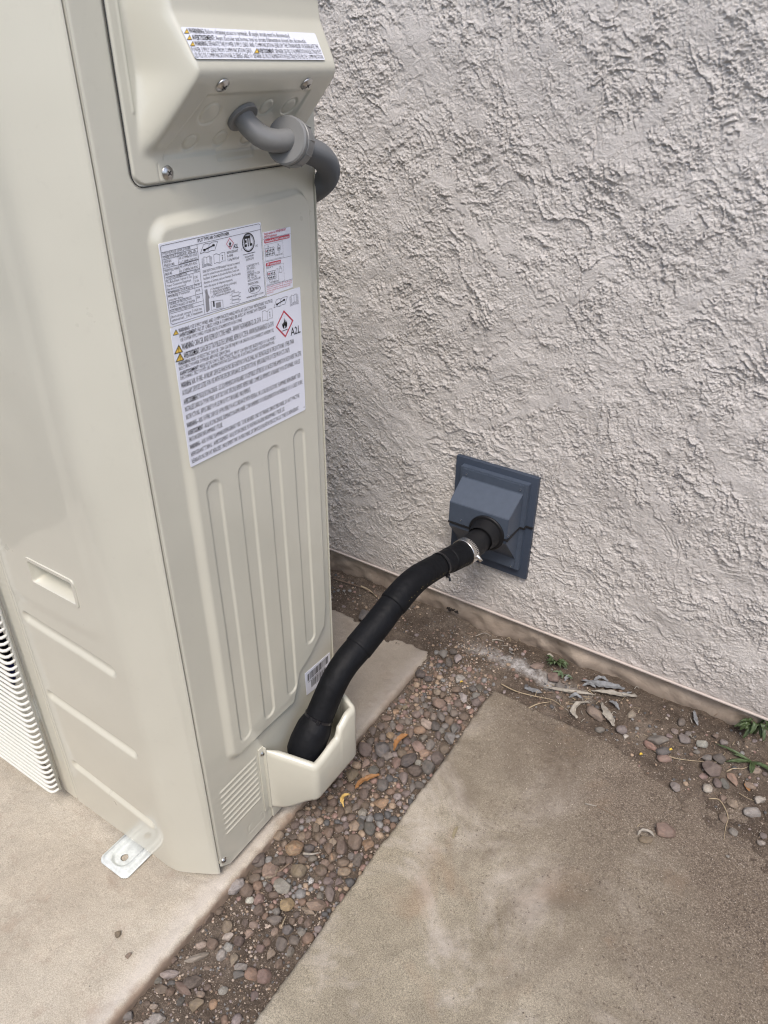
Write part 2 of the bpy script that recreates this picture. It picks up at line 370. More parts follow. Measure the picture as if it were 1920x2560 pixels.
M['sidewall'] = simple('tan_block', (0.42, 0.36, 0.29), 0.85, nscale=8, nvar=0.1)

# ------------------------------------------------------------------ ground, slabs
PADX, PADY1, PATHX, PATHY1 = -0.768, 1.467, -0.550, 1.426
xs = np.concatenate([[-40, -12, -4, -2.2], np.arange(-1.6, 0.75, 0.005), [1.5, 4, 12, 40]])
ys = np.concatenate([[-40, -12, -4, -1.2, -0.4], np.arange(-0.05, 1.66, 0.005), [2.5]])
GX, GY = np.meshgrid(xs, ys, indexing='ij')
ny_, nx_ = GX.shape
gn1 = fftnoise(ny_, nx_, .005, .005, 0.03, 0.4, 11); gn2 = fftnoise(ny_, nx_, .005, .005, 0.012, 0.05, 12); gn3 = fftnoise(ny_, nx_, .005, .005, 0.08, 0.8, 13)
def ground_height(X, Y):
    strip = -0.034+0.010*sstep(0.45, 0.9, Y)+0.012*sstep(1.0, 1.4, Y)
    wallrise = (0.012+0.016*sstep(-0.7, 0.1, X))*sstep(1.42, 1.63, Y)+0.012*sstep(1.36, 1.50, Y)
    z = strip+wallrise
    # soil spills over the right-hand slab
    line = 1.452-0.30*(X+0.40)          # Y of the spill edge
    line = np.where(X > 0.0, 1.332-0.42*X, line)
    line = line-0.030+0.012*(gn1 if X.shape == GX.shape else 0)+0.010*(gn3 if X.shape == GX.shape else 0)
    spill = sstep(-0.03, 0.06, Y-line)*sstep(-0.56, -0.46, X)
    z = np.maximum(z, -0.034+spill*(0.0375+0.022*sstep(1.40, 1.63, Y)*sstep(-0.7, 0.1, X)))
    out = sstep(0.45, 0.75, X)
    return z*(1-out)+out*(-0.03)
GZ = ground_height(GX, GY)+0.0028*gn1+0.0011*gn2+0.002*gn3*(GY > 1.2)
GZ = np.where(np.abs(GX) > 2, -0.035, GZ); GZ = np.where(GY < -0.3, -0.035, GZ)
P = np.stack([GX, GY, GZ], -1)
ground = put('ground', grid_mesh('ground', P), M['soil']); tag(ground, 'brown gravelly soil between the slabs and along the foundation', kind='structure')
def gz(x, y):
    i = int(np.clip(np.searchsorted(xs, x), 1, len(xs)-1)); j = int(np.clip(np.searchsorted(ys, y), 1, len(ys)-1))
    return float(GZ[i, j])

def slab(name, x0, x1, y0, y1, mat, seed, edge_wob=0.004, rr=0.010, step=0.005, tilt=None):
    """slab with a worn, rounded, slightly wavering edge: top grid wrapped down the sides"""
    nx = int((x1-x0)/step)+1; ny = int((y1-y0)/step)+1
    u = np.linspace(0, 1, nx); v = np.linspace(0, 1, ny)
    n1 = fftnoise(nx+60, ny+60, step, step, 0.05, 0.5, seed)[:nx, :ny]; n2 = fftnoise(nx+60, ny+60, step, step, 0.014, 0.06, seed+1)[:nx, :ny]
    X, Y = np.meshgrid(x0+(x1-x0)*u, y0+(y1-y0)*v, indexing='ij')
    dist = np.minimum(np.minimum(X-x0, x1-X), np.minimum(Y-y0, y1-Y))+0.0012*n1+0.0010*n2
    Z = -0.0006+0.0004*n2+0.0011*n1
    t = np.clip(1-dist/rr, 0, 1.0); Z = Z-(1-np.sqrt(np.clip(1-t*t, 0, 1)))*rr*0.9
    # outer rings going down
    Pm = np.stack([X, Y, Z], -1)
    rows = [Pm]
    def ring(Pm, off, dz, amp, sd):
        a = Pm.copy(); cx, cy = (x0+x1)/2, (y0+y1)/2; return a
    me_top = grid_mesh(name, Pm)
    bm = bmesh.new(); bm.from_mesh(me_top); bmesh.ops.recalc_face_normals(bm, faces=bm.faces[:])
    edges = [e for e in bm.edges if e.is_boundary]
    rng = np.random.default_rng(seed)
    for k, dz in enumerate((0.008, 0.012, 0.018, 0.06)):
        r = bmesh.ops.extrude_edge_only(bm, edges=edges); vsn = [g for g in r['geom'] if isinstance(g, bmesh.types.BMVert)]
        for vv in vsn:
            w_ = mnoise.noise(Vector((vv.co.x*22+seed, vv.co.y*22, k*0.9)))*(edge_wob*.6 if name == 'concrete_pad' else edge_wob*.3)+mnoise.noise(Vector((vv.co.x*90+seed, vv.co.y*90, k*3.1)))*0.0015
            if abs(vv.co.x-x0) < 0.01: vv.co.x += -w_ if k else 0
            if abs(vv.co.x-x1) < 0.01: vv.co.x += w_ if k else 0
            if abs(vv.co.y-y0) < 0.01: vv.co.y += -w_ if k else 0
            if abs(vv.co.y-y1) < 0.01: vv.co.y += w_ if k else 0
            vv.co.z -= dz
        edges = [g for g in r['geom'] if isinstance(g, bmesh.types.BMEdge) and g.is_boundary]
    me = D.meshes.new(name); bm.to_mesh(me); bm.free(); D.meshes.remove(me_top)
    return put(name, me, mat)
pad = slab('concrete_pad', -2.3, PADX, -0.45, PADY1, M['pad'], 21, rr=0.014); tag(pad, 'pinkish beige concrete pad under the outdoor unit', kind='structure')
path = slab('concrete_path', PATHX, 1.3, -0.9, PATHY1, M['path'], 31, rr=0.008); tag(path, 'speckled concrete walkway slab with soil washed over its back', kind='structure')

# ------------------------------------------------------------------ stucco wall
WY = 1.612
def stucco():
    st = 0.0016
    xf = np.arange(-1.36, 0.32, st); zf = np.arange(0.105, 1.80, st)
    nx, nz = len(xf), len(zf)
    def A(seed, ang, asp, lo=0.006, hi=0.035): return fftnoise(nx, nz, st, st, lo, hi, seed, ang, asp, 0.6)
    # ang measured with fft axes (first axis x): direction of elongation
    XX, ZZ = np.meshgrid(xf, zf, indexing='ij')
    m1 = fftnoise(nx, nz, st, st, 0.12, 0.6, 41); m2 = fftnoise(nx, nz, st, st, 0.12, 0.6, 42); m3 = fftnoise(nx, nz, st, st, 0.10, 0.5, 43)
    dirs = [(R(130), 61), (R(40), 62), (R(105), 63)]
    wts = np.stack([m1+0.5, m2-0.1, m3-0.2]); wts = np.exp(3.2*wts); wts /= wts.sum(0)
    ani = fftnoise(nx, nz, st, st, .02, .1, 60)
    fbm=fftnoise(nx,nz,st,st,.0045,.05,71,slope=1.3)
    fine=fftnoise(nx,nz,st,st,.0032,.013,72,slope=0.8)
    warp=fftnoise(nx,nz,st,st,.05,.35,74,slope=1.6); warp2=fftnoise(nx,nz,st,st,.05,.35,84,slope=1.6)
    rag=fftnoise(nx,nz,st,st,.005,.03,75,slope=1.2)
    def terrace(ax_,az_,per,wamp,rgm,wn,sd):
        t=-(ax_*XX+az_*ZZ)/per+wamp*wn+rgm*rag; u=t-np.floor(t); k=np.floor(t)
        loc=sstep(-.5,.8,fftnoise(nx,nz,st,st,.03,.2,sd)+.9*np.sin(k*2.4+sd))
        return (u**1.8)*(1-sstep(.93,1.0,u))*loc
    reg2=sstep(.0,.9,fftnoise(nx,nz,st,st,.15,.6,89,slope=1.5)+.8*sstep(1.1,.3,ZZ)-.3)
    reg=sstep(-.3,.3,fftnoise(nx,nz,st,st,.2,.9,76,slope=1.5))
    ter=terrace(.80,.60,.048,1.1,.10,warp,85)*reg+terrace(.40,.92,.040,1.1,.10,warp2,86)*(1-reg)
    ter+=.85*terrace(.80,.60,.058,.5,.09,warp,88)*reg2
    ter+=.55*terrace(.90,.43,.021,1.0,.13,warp2,87)
    rough=sstep(-1.3,1.1,fftnoise(nx,nz,st,st,.05,.35,73)+.7*sstep(.5,1.4,ZZ)-.1)
    rx=sstep(.0,.5,fbm)
    flat = sstep(.2, 1.1, fftnoise(nx, nz, st, st, .10, .6, 90))
    h=(.0044*ter+.00055*fbm*(.5+.8*rough)+.00070*rx*(.4+.7*rough)+.00062*np.maximum(fine,-.8)*(.55+.8*rough))*(1-.42*flat)+.0006*flat
    # a few trowel swipes: smooth flattened bands
    rng = random.Random(5)
    def swipe(x0, z0, x1, z1, wd, amt):
        nonlocal h
        d = np.hypot(x1-x0, z1-z0); ux, uz = (x1-x0)/d, (z1-z0)/d
        s_ = (XX-x0)*ux+(ZZ-z0)*uz; t = -(XX-x0)*uz+(ZZ-z0)*ux+0.006*ani+0.02*np.sin(s_/d*3)
        mk = sstep(-0.02, 0.03, s_)*sstep(-0.02, 0.03, d-s_)*(1-sstep(wd*0.6, wd, np.abs(t)))*amt
        lip = np.exp(-((t-wd)/0.0035)**2)*sstep(0, 0.05, s_)*sstep(0, 0.05, d-s_)
        lip2 = np.exp(-((t+wd*(1 if ux*uz < 0 else -1))/0.004)**2)*sstep(0, 0.05, s_)*sstep(0, 0.05, d-s_)
        h = h*(1-mk)+mk*0.0026+lip*0.0008*amt+lip2*0.0006*amt
    def sw(px0, py0, px1, py1, wd, amt):
        a = ony(px0, py0, WY); b_ = ony(px1, py1, WY); swipe(a.x, a.z, b_.x, b_.z, wd, amt)
    sw(1010, 30, 1130, 210, .014, .75); sw(1050, 480, 1150, 280, .012, .7); sw(1180, 260, 1340, 500, .014, .7); sw(1630, 570, 1730, 470, .010, .9)
    sw(1800, 370, 1860, 310, .010, .8); sw(1150, 870, 1330, 740, .016, .6); sw(1060, 1000, 1330, 880, .018, .6); sw(900, 700, 1000, 560, .012, .6)
    sw(1450, 680, 1400, 520, .016, .5); sw(860, 1250, 960, 1220, .022, .8); sw(1500, 700, 1520, 640, .015, .8); sw(1560, 1480, 1900, 1650, .020, .6)
    sw(1620, 960, 1780, 900, .02, .5); sw(860, 560, 860, 720, .012, .7); sw(1240, 1480, 1180, 1400, .02, .5); sw(1650, 480, 1560, 590, .012, .6)
    for q_ in ((960, 60, 1120, 240), (1240, 560, 1330, 640), (1110, 430, 1290, 700), (1010, 620, 960, 760), (1330, 1010, 1560, 940), (1180, 1060, 1420, 960), (1600, 1180, 1860, 1500), (1480, 1120, 1700, 1420),
               (1430, 1230, 1640, 1520), (1300, 830, 1520, 640), (1500, 380, 1700, 200), (1700, 760, 1900, 620), (880, 860, 1060, 1100), (940, 300, 1080, 120), (1350, 60, 1500, 260), (1750, 1050, 1900, 1250)):
        sw(*q_, rng.uniform(.010, .017), rng.uniform(.75, .95))
    for _ in range(12):
        x0 = rng.uniform(-1.25, 0.2); z0 = rng.uniform(0.2, 1.6); a = rng.choice([R(130), R(40), R(60), R(110)])+rng.uniform(-.3, .3); L = rng.uniform(.05, .14)
        swipe(x0, z0, x0+L*math.cos(a), z0+L*math.sin(a), rng.uniform(.006, .014), rng.uniform(.4, .8))
    h += 0.0020*fftnoise(nx, nz, st, st, 0.10, 0.9, 77)+0.0004*fftnoise(nx, nz, st, st, 0.03, 0.12, 78)
    # hairline crack
    cx = ony(1500, 0, WY).x+0.0
    crackx = np.interp(zf, [0.28, 0.62, 0.95, 1.3, 1.6], [ony(1330, 1430, WY).x, ony(1335, 1090, WY).x, ony(1450, 760, WY).x, ony(1490, 330, WY).x, ony(1545, 10, WY).x])
    wob = np.interp(zf, np.arange(0.1, 1.9, 0.02), np.random.default_rng(3).normal(0, 0.003, 90))
    cmask = np.interp(zf, [0.1, .35, .6, .8, 1.0, 1.2, 1.45, 1.8], [0, 1, .9, .3, .9, 1, 1, 1])
    h -= 0.0022*np.exp(-((XX-(crackx+wob)[None, :])/0.0013)**2)*cmask[None, :]
    # ragged lower lip
    h *= sstep(-0.004, 0.014, ZZ-0.105)*0.85+0.15
    xl = np.arange(-3.0, xf[0]-0.003, 0.006); xr = np.arange(xf[-1]+0.006, 2.0, 0.006); zu = np.arange(zf[-1]+0.006, 2.7, 0.006)
    X2 = np.concatenate([[-9], xl, xf, xr, [9]]); Z2 = np.concatenate([zf, zu, [3.0]])
    def mir(v, lo, n):      # fold a coordinate back into the fine patch
        k_ = np.round((v-lo)/st).astype(int); k_ = np.mod(k_, 2*(n-1)); return np.where(k_ > n-1, 2*(n-1)-k_, k_)
    H = h[np.ix_(mir(X2, xf[0], nx), mir(Z2, zf[0], nz))]; Xg, Zg = np.meshgrid(X2, Z2, indexing='ij')
    Zg[:, 0] += 0.0018*np.interp(X2, xf, fftnoise(nx, 8, st, st, 0.01, 0.08, 79)[:, 0])
    Pm = np.stack([Xg, WY+0.0022-H*1.08, Zg], -1)
    # soffit of the stucco: one more row going back to the foundation
    back = Pm[:, :1].copy(); back[..., 1] = WY+0.024; back[..., 2] = 0.107
    Pm = np.concatenate([back, Pm], 1)
    return grid_mesh('stucco', Pm, flip=False)
wall = empty('stucco_wall', (-0.4, WY, 0)); tag(wall, 'greyish beige rough trowelled stucco house wall above a painted concrete foundation', 'wall')
st_o = put('stucco', stucco(), M['stucco'], wall)
fx = np.concatenate([[-9, -3], np.arange(-1.6, 0.8, 0.008), [3, 9]]); fz = np.linspace(-0.12, 0.12, 30)
FX, FZ = np.meshgrid(fx, fz, indexing='ij'); fn = fftnoise(len(fx), 90, .008, .008, .03, .3, 55)[:, :30]
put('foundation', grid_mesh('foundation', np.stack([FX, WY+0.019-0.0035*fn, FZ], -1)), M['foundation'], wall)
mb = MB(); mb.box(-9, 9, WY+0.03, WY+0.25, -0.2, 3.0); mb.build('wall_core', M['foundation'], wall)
mb = MB(); mb.box(-1.9, 0.9, WY-0.004, WY+0.022, 0.1005, 0.1045, 0.0008); mb.build('drip_edge', simple('drip_edge_paint', (0.50, 0.44, 0.40), 0.6), wall)

mb = MB(); mb.box(-7, 7, -2.75, -2.55, -0.1, 1.85, 0.01); o = mb.build('boundary_wall', M['sidewall'], None); tag(o, 'tan block boundary wall across the side yard facing the unit', 'wall')
# ------------------------------------------------------------------ outdoor unit
UX, UF, UB, UZ0, UZ1 = -0.788, 0.551, 1.014, 0.022, 1.66
UL = -1.86
unit = empty('air_conditioner', (-1.27, 0.78, 0)); tag(unit, 'tall cream painted outdoor air conditioner unit with warning stickers on its side', 'air conditioner')
# inner body (keeps seams dark)
mb = MB(); mb.box(UL+0.004, -1.20, UF+0.12, UB-0.004, UZ0+0.03, UZ1-0.004); mb.box(-1.20, -0.905, UF+0.050, UB-0.004, UZ0+0.03, UZ1-0.004); mb.box(-0.905, UX-0.0065, 0.600, UB-0.004, UZ0+0.035, UZ1-0.004)
mb.build('chassis', M['dark'], unit)
mb = MB(); mb.box(UL-0.004, UX+0.004, UF-0.003, UB+0.004, UZ1-0.003, UZ1+0.03, 0.008); mb.build('top_lid', M['paint'], unit)
mb = MB(); mb.box(UL, UX+0.001, UB-0.0015, UB, UZ0, UZ1); mb.build('rear_panel', M['paint'], unit)

# --- side panel (height field X = UX + h(Y, Z))
SY0 = 0.6026
def side_panel():
    st = 0.0018
    yy = np.arange(SY0, UB+0.0005, st); zz = np.concatenate([np.arange(UZ0, UZ1, st)])
    Y, Z = np.meshgrid(yy, zz, indexing='ij'); h = np.zeros_like(Y)
    # big raised field with a rising notch at its lower rear corner
    d = rrect(Y, Z, 0.660, 0.991, 0.297, 1.324, 0.035)
    ny1 = np.interp(Z, [0.29, 0.34, 0.375, 0.395, 0.44, 0.50, 1.4], [0.868, 0.886, 0.897, 0.935, 0.984, 0.991, 0.991])
    d = np.maximum(d, (Y-ny1)*0.8)
    W = np.interp(Y, [0.60, 0.70, 0.95, 1.0], [0.022, 0.018, 0.008, 0.005])
    h += 0.0085*(1-sstep(-W, 0.0, d))
    for cyc, z0, z1 in ((0.712, 0.334, 0.926), (0.784, 0.333, 0.926), (0.858, 0.338, 0.927), (0.928, 0.428, 0.931)):
        dd = capsule(Y, Z, cyc, z0, z1, 0.0165); h -= 0.0024*(1-sstep(-0.004, 0.0, dd))
    # shallow dimple line round the pipe-cover area
    dd = rrect(Y, Z, 0.748, 1.05, 0.0, 0.335, 0.03); h -= 0.0008*(1-sstep(-0.02, 0.0, dd))
    # louvres
    for k in range(9):
        zc = 0.250-k*0.0162; L0, L1 = 0.630, 0.739
        dd = capsule(Z, Y, zc, L0, L1, 0.0042); inside = 1-sstep(-0.0035, 0.0006, dd)
        h += inside*0.0030*sstep(-0.004, 0.004, zc-Z)*1.0-inside*0.0016*sstep(0.0, 0.004, Z-zc)
    # knock-out rectangle
    dd = rrect(Y, Z, 0.692, 0.741, 0.048, 0.071, 0.002); h -= 0.0012*np.exp(-(dd/0.0011)**2)*((Y > 0.73) | (Z < 0.055) | (Y < 0.70))
    # folded rear edge and rolled front edge
    h -= 0.004*sstep(UB-0.007, UB, Y)**2; h -= 0.0025*(1-sstep(SY0, SY0+0.004, Y))**2
    # ledge round the wiring cover
    dd = rrect(Y, Z, 0.650, 1.05, 1.3585, 1.80, 0.018); h -= 0.0025*(1-sstep(-0.0025, 0.0, dd))
    h += 0.00018*fftnoise(len(yy), len(zz), st, st, .12, .8, 91)
    h = gsmooth(h, 0.55, 0.55)
    # chamfered lower front corner
    Zs = Z.copy(); cut = np.clip(0.628-Y, 0, 1)*0.9; Zs = UZ0+cut*0.9+(Z-UZ0)*(1-cut*0.9/(UZ1-UZ0))
    return grid_mesh('side_panel', np.stack([UX+h, Y, Zs], -1))
sp = put('side_panel', side_panel(), M['paint'], unit)
mb = MB(); mb.box(UX-0.006, UX-0.001, SY0, SY0+0.001, UZ0+.03, UZ1); mb.build('panel_hem', M['paint'], unit)

# --- front panel: plan curve swept in z with pressed grooves and a grip opening
def plan_front():
    c = [(-0.7905, 0.6005), (-0.7905, 0.5985), (-0.793, 0.5955), (-0.800, 0.591), (-0.861, 0.558), (-0.878, 0.5525), (-0.895, 0.551), (-1.196, 0.551)]
    pts = [];
    for i in range(len(c)-1):
        a, b_ = np.array(c[i]), np.array(c[i+1]); L = np.hypot(*(b_-a)); n = max(1, int(L/0.002))
        for k in range(n): pts.append(a+(b_-a)*k/n)
    pts.append(np.array(c[-1])); pts = np.array(pts)
    k = 7; pp = np.pad(pts, ((k, k), (0, 0)), mode='edge'); sm = np.stack([np.convolve(pp[:, j], np.ones(9)/9, 'same')[k:-k] for j in (0, 1)], -1)
    t = sstep(0, 6, np.arange(len(pts)))[:, None]; t2 = sstep(0, 6, np.arange(len(pts))[::-1])[:, None]
    return pts*(1-t*t2)+sm*t*t2
HX0, HX1, HZ0, HZ1 = -1.099, -0.970, 0.694, 0.749
def front_panel():
    pl = plan_front(); zz = np.arange(UZ0, UZ1, 0.0022); n = len(pl)
    tg = np.gradient(pl, axis=0); tg /= np.linalg.norm(tg, axis=1)[:, None]; nr = np.stack([-tg[:, 1], tg[:, 0]], -1)
    if nr[-1, 1] > 0: nr = -nr
    X = np.repeat(pl[:, :1], len(zz), 1); Y = np.repeat(pl[:, 1:], len(zz), 1); Z = np.repeat(zz[None], n, 0); h = np.zeros_like(X)
    for (xa, za), (xb, zb) in (((-1.160, 0.584), (-0.926, 0.570)), ((-1.162, 0.376), (-0.924, 0.358)), ((-1.152, 0.168), (-0.922, 0.147))):
        L = math.hypot(xb-xa, zb-za); ux, uz = (xb-xa)/L, (zb-za)/L
        s_ = np.clip((X-xa)*ux+(Z-za)*uz, 0, L); dd = np.hypot(X-(xa+ux*s_), Z-(za+uz*s_))
        t = (-(X-xa)*uz+(Z-za)*ux)
        prof = (1-sstep(0.003, 0.0155, dd)); h -= 0.0072*prof*np.where(t > 0, 1.0, 1.0)*(0.15+0.85*sstep(0.011, -0.009, -t) if False else 1)
    # soft dish low on the panel and a raised field edge
    dd = rrect(X, Z, -1.3, -0.905, 0.62, 2.2, 0.06); h += 0.0016*(1-sstep(-0.03, 0.0, dd))
    # wavy stitched edge by the grille seam
    ph = (Z/0.0135)*2*math.pi; edge = -1.187+0.0035*np.abs(((Z/0.0135) % 1)-0.5)*2
    h -= 0.0016*np.exp(-((X-edge)/0.0013)**2)*(Z < 0.78)*(Z > 0.06)
    h -= 0.003*(1-sstep(-1.196, -1.192, X))
    h += 0.0005*fftnoise(n, len(zz), .0022, .0022, .12, .9, 92)
    h = gsmooth(h, 0.6, 0.6)
    X2 = X+nr[:, :1]*h; Y2 = Y+nr[:, 1:]*h
    # bottom corner trimmed upward
    cut = np.clip(0.004-(np.abs(X+0.80)-0.008), 0, 0.004)*0
    # grip opening: snap the nearest columns/rows to its outline and drop the faces
    ix = np.where((X[:, 0] > HX0) & (X[:, 0] < HX1))[0]; iz = np.where((zz > HZ0) & (zz < HZ1))[0]
    keep = np.ones((n-1, len(zz)-1), bool); keep[ix[0]:ix[-1], iz[0]:iz[-1]] = False
    # lower skirt turned under
    Zf = Z.copy(); Zf[:, 0] -= 0
    P = np.stack([X2, Y2, Zf], -1)
    return grid_mesh('front_panel', P, flip=False, keep=keep), (X[ix[0], 0], X[ix[-1], 0], zz[iz[0]], zz[iz[-1]])
fp_me, hr = front_panel(); fp = put('front_panel', fp_me, M['paint'], unit)
# grip: bezel and pocket
def grip():
    mb = MB(); bm = mb.bm
    xa, xb = min(hr[0], hr[1])-0.004, max(hr[0], hr[1])+0.004; za, zb = hr[2]-0.004, hr[3]+0.004
    def rectloop(x0, x1, z0, z1, y, r, y2=None):
        pts = []
        for (cx, cz, a0) in ((x1-r, z1-r, 0), (x0+r, z1-r, 90), (x0+r, z0+r, 180), (x1-r, z0+r, 270)):
            for k in range(6):
                a = R(a0+k*18); pts.append((cx+r*math.cos(a), y if y2 is None or cz > (z0+z1)/2 else y2, cz+r*math.sin(a)))
        return [bm.verts.new(p) for p in pts]
    y = UF
    loops = [rectloop(xa, xb, za, zb, y+0.001, 0.009), rectloop(xa+.0008, xb-.0008, za+.0008, zb-.0008, y-0.0028, 0.009),
             rectloop(xa+.0075, xb-.0075, za+.0075, zb-.0075, y-0.0028, 0.004), rectloop(xa+.0085, xb-.0085, za+.0085, zb-.0085, y-0.0015, 0.004),
             rectloop(xa+.012, xb-.012, za+.012, zb-.009, y+0.034, 0.003), rectloop(xa+.016, xb-.016, za+.020, zb-.012, y+0.038, 0.003)]
    for a, b_ in zip(loops[:-1], loops[1:]):
        for k in range(24): f = bm.faces.new((a[k], a[(k+1) % 24], b_[(k+1) % 24], b_[k])); f.smooth = True
    bm.faces.new(loops[-1])
    return mb
o = grip().build('handle', M['paint'], unit)
# --- left section behind the grille: ridged surround with round fan opening
FCX, FCZ, FR = -1.555, 0.405, 0.235
def fan_column():
    xx = np.arange(UL, -1.189, 0.003); zz = np.arange(UZ0, UZ1, 0.003)
    X, Z = np.meshgrid(xx, zz, indexing='ij')
    # slanted side ribs near the seam
    Y = UF+0.002+0.018*(1-sstep(-1.300, -1.235, X))+0.007*sstep(-1.201, -1.197, X)
    r1 = np.hypot(X-FCX, Z-FCZ); r2 = np.hypot(X-FCX, Z-(FCZ+0.60))
    keep = (np.minimum(r1, r2) > FR)[:-1, :-1]
    return grid_mesh('fan_surround', np.stack([X, Y, Z], -1), keep=keep)
put('fan_surround', fan_column(), M['paint'], unit)
for k, cz in enumerate((FCZ, FCZ+0.60)):
    mb = MB(); mb.lathe((FCX, UF+0.028, cz), (0, 1, 0), [(-0.004, FR+0.006), (0.0, FR+0.002), (0.012, FR-0.008), (0.05, FR-0.014), (0.09, FR-0.014)], 64); mb.build('fan_ring', M['navy'], unit)
    mb = MB(); mb.lathe((FCX, UF+0.119, cz), (0, 1, 0), [(0, FR-0.0145), (0.0, 0.0)], 48); mb.build('fan_cavity', M['black_void'], unit)
    mb = MB(); mb.lathe((FCX, UF+0.045, cz), (0, 1, 0), [(0.05, 0.055), (0.0, 0.055), (-0.006, 0.045), (-0.008, 0.0)], 32)
    for b_ in range(3):
        a0 = b_*2*math.pi/3
        for t in range(7):
            pass
        A0 = [Vector((FCX+math.cos(a0+s_*0.09)*rr, UF+0.05+s_*0.007, cz+math.sin(a0+s_*0.09)*rr)) for s_ in range(8) for rr in (0.05, FR-0.03)]
        for s_ in range(7): mb.poly([A0[s_*2], A0[s_*2+1], A0[s_*2+3], A0[s_*2+2]])
    mb.build('fan_blades', M['black_void'], unit, autosm=False)
# grille: horizontal bars that turn back into the surround, on vertical stays
GXR, GYF = -1.226, 0.518
def grille():
    mb = MB(); z = 0.058
    k = 0
    while z < 1.30:
        path = [(UL+0.01, GYF, z), (-1.5, GYF, z), (-1.30, GYF, z), (GXR-0.014, GYF, z), (GXR-0.006, GYF+0.0015, z), (GXR-0.0015, GYF+0.006, z), (GXR, GYF+0.012, z+0.001), (GXR+0.0005, GYF+0.016, z+0.002)]
        mb.tube(path, 0.0034, 8, True)
        z += 0.0165; k += 1
    for x in (-1.70, -1.62, -1.54, -1.46, -1.38, -1.30, -1.262):
        mb.tube([(x, GYF+0.006, 0.055), (x, GYF+0.006, 1.30)], 0.0028, 8, True)
    mb.tube([(GXR+0.0005, GYF+0.018, 0.055), (GXR+0.0005, GYF+0.018, 1.30)], 0.0034, 8, True)
    return mb
g = grille().build('fan_grille', M['grille'], unit, autosm=False)
# little moulded plate on the grille
a = ony(25, 1935, GYF)
# --- wiring cover
def wiring_cover():
    st = 0.0011
    yy = np.arange(0.6525, 1.0135, st); zz = np.arange(1.3600, UZ1-0.01, st)
    Y, Z = np.meshgrid(yy, zz, indexing='ij')
    prof = np.interp(Z, [1.36, 1.3925, 1.398, 1.472, 1.478, 1.484, 1.492, 1.540, 1.56, 1.66], [0, 0, 0.003, 0.0735, 0.0775, 0.0795, 0.0775, 0.053, 0.050, 0.048])
    prof = gsmooth(prof, 0.1, 2.2)
    inset = np.interp(prof, [0, 0.08], [0.0, 0.016])
    left = 0.676+inset; right = 0.976-inset*0.4
    side = sstep(-0.004, 0.019, Y-left+0.008)*sstep(-0.004, 0.010, right-Y+0.006)
    h = prof*side
    # pressed plate on the sloping underside with knock-outs
    us = (Z > 1.385) & (Z < 1.4735)
    def pt(px, py): return onp(400+px*.27728, 50+py*.27728, (-0.71, 0, 1.475), (.69, 0, -.72))
    kn = [((450, 840), 0.0165), ((960, 780), 0.0125), ((1160, 775), 0.0125), ((250, 1100), 0.012), ((530, 1060), 0.0125), ((770, 1050), 0.0125)]
    h = gsmooth(h, 1.6, 1.6)
    for (px, py), rr in kn:
        c = pt(px, py); dd = np.hypot(Y-c.y, (Z-c.z)*1.40)-rr; h -= 0.0026*np.exp(-(dd/0.0015)**2)*us
    d2 = np.maximum(rrect(Y, Z, 0.700, 0.930, 1.36, 1.4585, 0.003), (0.702+(Z-1.383)*0.40)-Y)
    h -= 0.0034*(1-sstep(-0.0012, 0.0012, d2))*sstep(1.385, 1.392, Z)
    d3 = rrect(Y, Z, 0.798, 0.872, 1.377, 1.391, 0.004); h -= 0.0022*(1-sstep(-0.003, 0.001, d3))
    h -= 0.0012*np.exp(-((Y-0.694)/0.0010)**2)*(Z < 1.384)
    # rolled outer edge of the flange, vertical bead on the left flange
    dd = rrect(Y, Z, 0.6525, 1.10, 1.3600, 1.90, 0.016)
    h -= 0.003*sstep(-0.004, 0.0, dd)**2
    h += 0.0012*np.exp(-((Y-0.668)/0.0014)**2)*(Z > 1.44)
    h = gsmooth(h, .6, .6); h += 0.003
    # round the lower front corner of the flange
    ry = 0.016; Yc = Y.copy(); zrel = np.clip(1-(Z-1.3600)/ry, 0, 1); off = ry*(1-np.sqrt(1-zrel**2)); Yc = Y+off*np.clip(1-(Y-0.6525)/0.05, 0, 1)
    return grid_mesh('wiring_cover', np.stack([UX+h, Yc, Z], -1))
put('wiring_cover', wiring_cover(), M['paint'], unit)
mb = MB(); pts = [(UX+0.0012, 0.6512, 1.648), (UX+0.0012, 0.6512, 1.377)]+[(UX+0.0012, 0.6512+.0175*(1-math.cos(t)), 1.3765-.0175*math.sin(t)) for t in np.linspace(0.1, math.pi/2, 8)]+[(UX+0.0012, 1.0125, 1.3590)]
mb.tube(pts, 0.0007, 8); mb.build('cover_gap_shade', M['dark'], unit)  # dark tube put in as the shade of the gap along the cover edge
def screw(org, n, r=0.0052, parent=None):
    mb = MB(); mb.lathe(org, n, [(-0.001, r*1.28), (0.0006, r*1.30), (0.0010, r*1.05), (0.0012, r), (0.0024, r*0.86), (0.0032, r*0.5), (0.0034, 0.0)], 24)
    ax = Vector(n).normalized(); a = ax.orthogonal().normalized(); b_ = ax.cross(a); c = Vector(org)+ax*0.0036; mb.mi = 1
    for d1, d2 in ((a, b_), (b_, a)):
        mb.poly([c+d1*r*.55+d2*r*.12, c+d1*r*.55-d2*r*.12, c-d1*r*.55-d2*r*.12, c-d1*r*.55+d2*r*.12])
        c = c+ax*0.0001
    return mb.build('screw', [M['screw'], M['dark']], parent, autosm=False)
UN = Vector((.69, 0, -.72)).normalized()
for (px, py) in ((565, 592), (1322, 578)):
    p_ = onp(400+px*.27728, 50+py*.27728, (-0.7065, 0, 1.475), (.69, 0, -.72)); screw(p_, UN, 0.0072, unit)
screw(onx(400+70*.27728, 50+1380*.27728, -0.784), (1, 0, 0), 0.0068, unit)
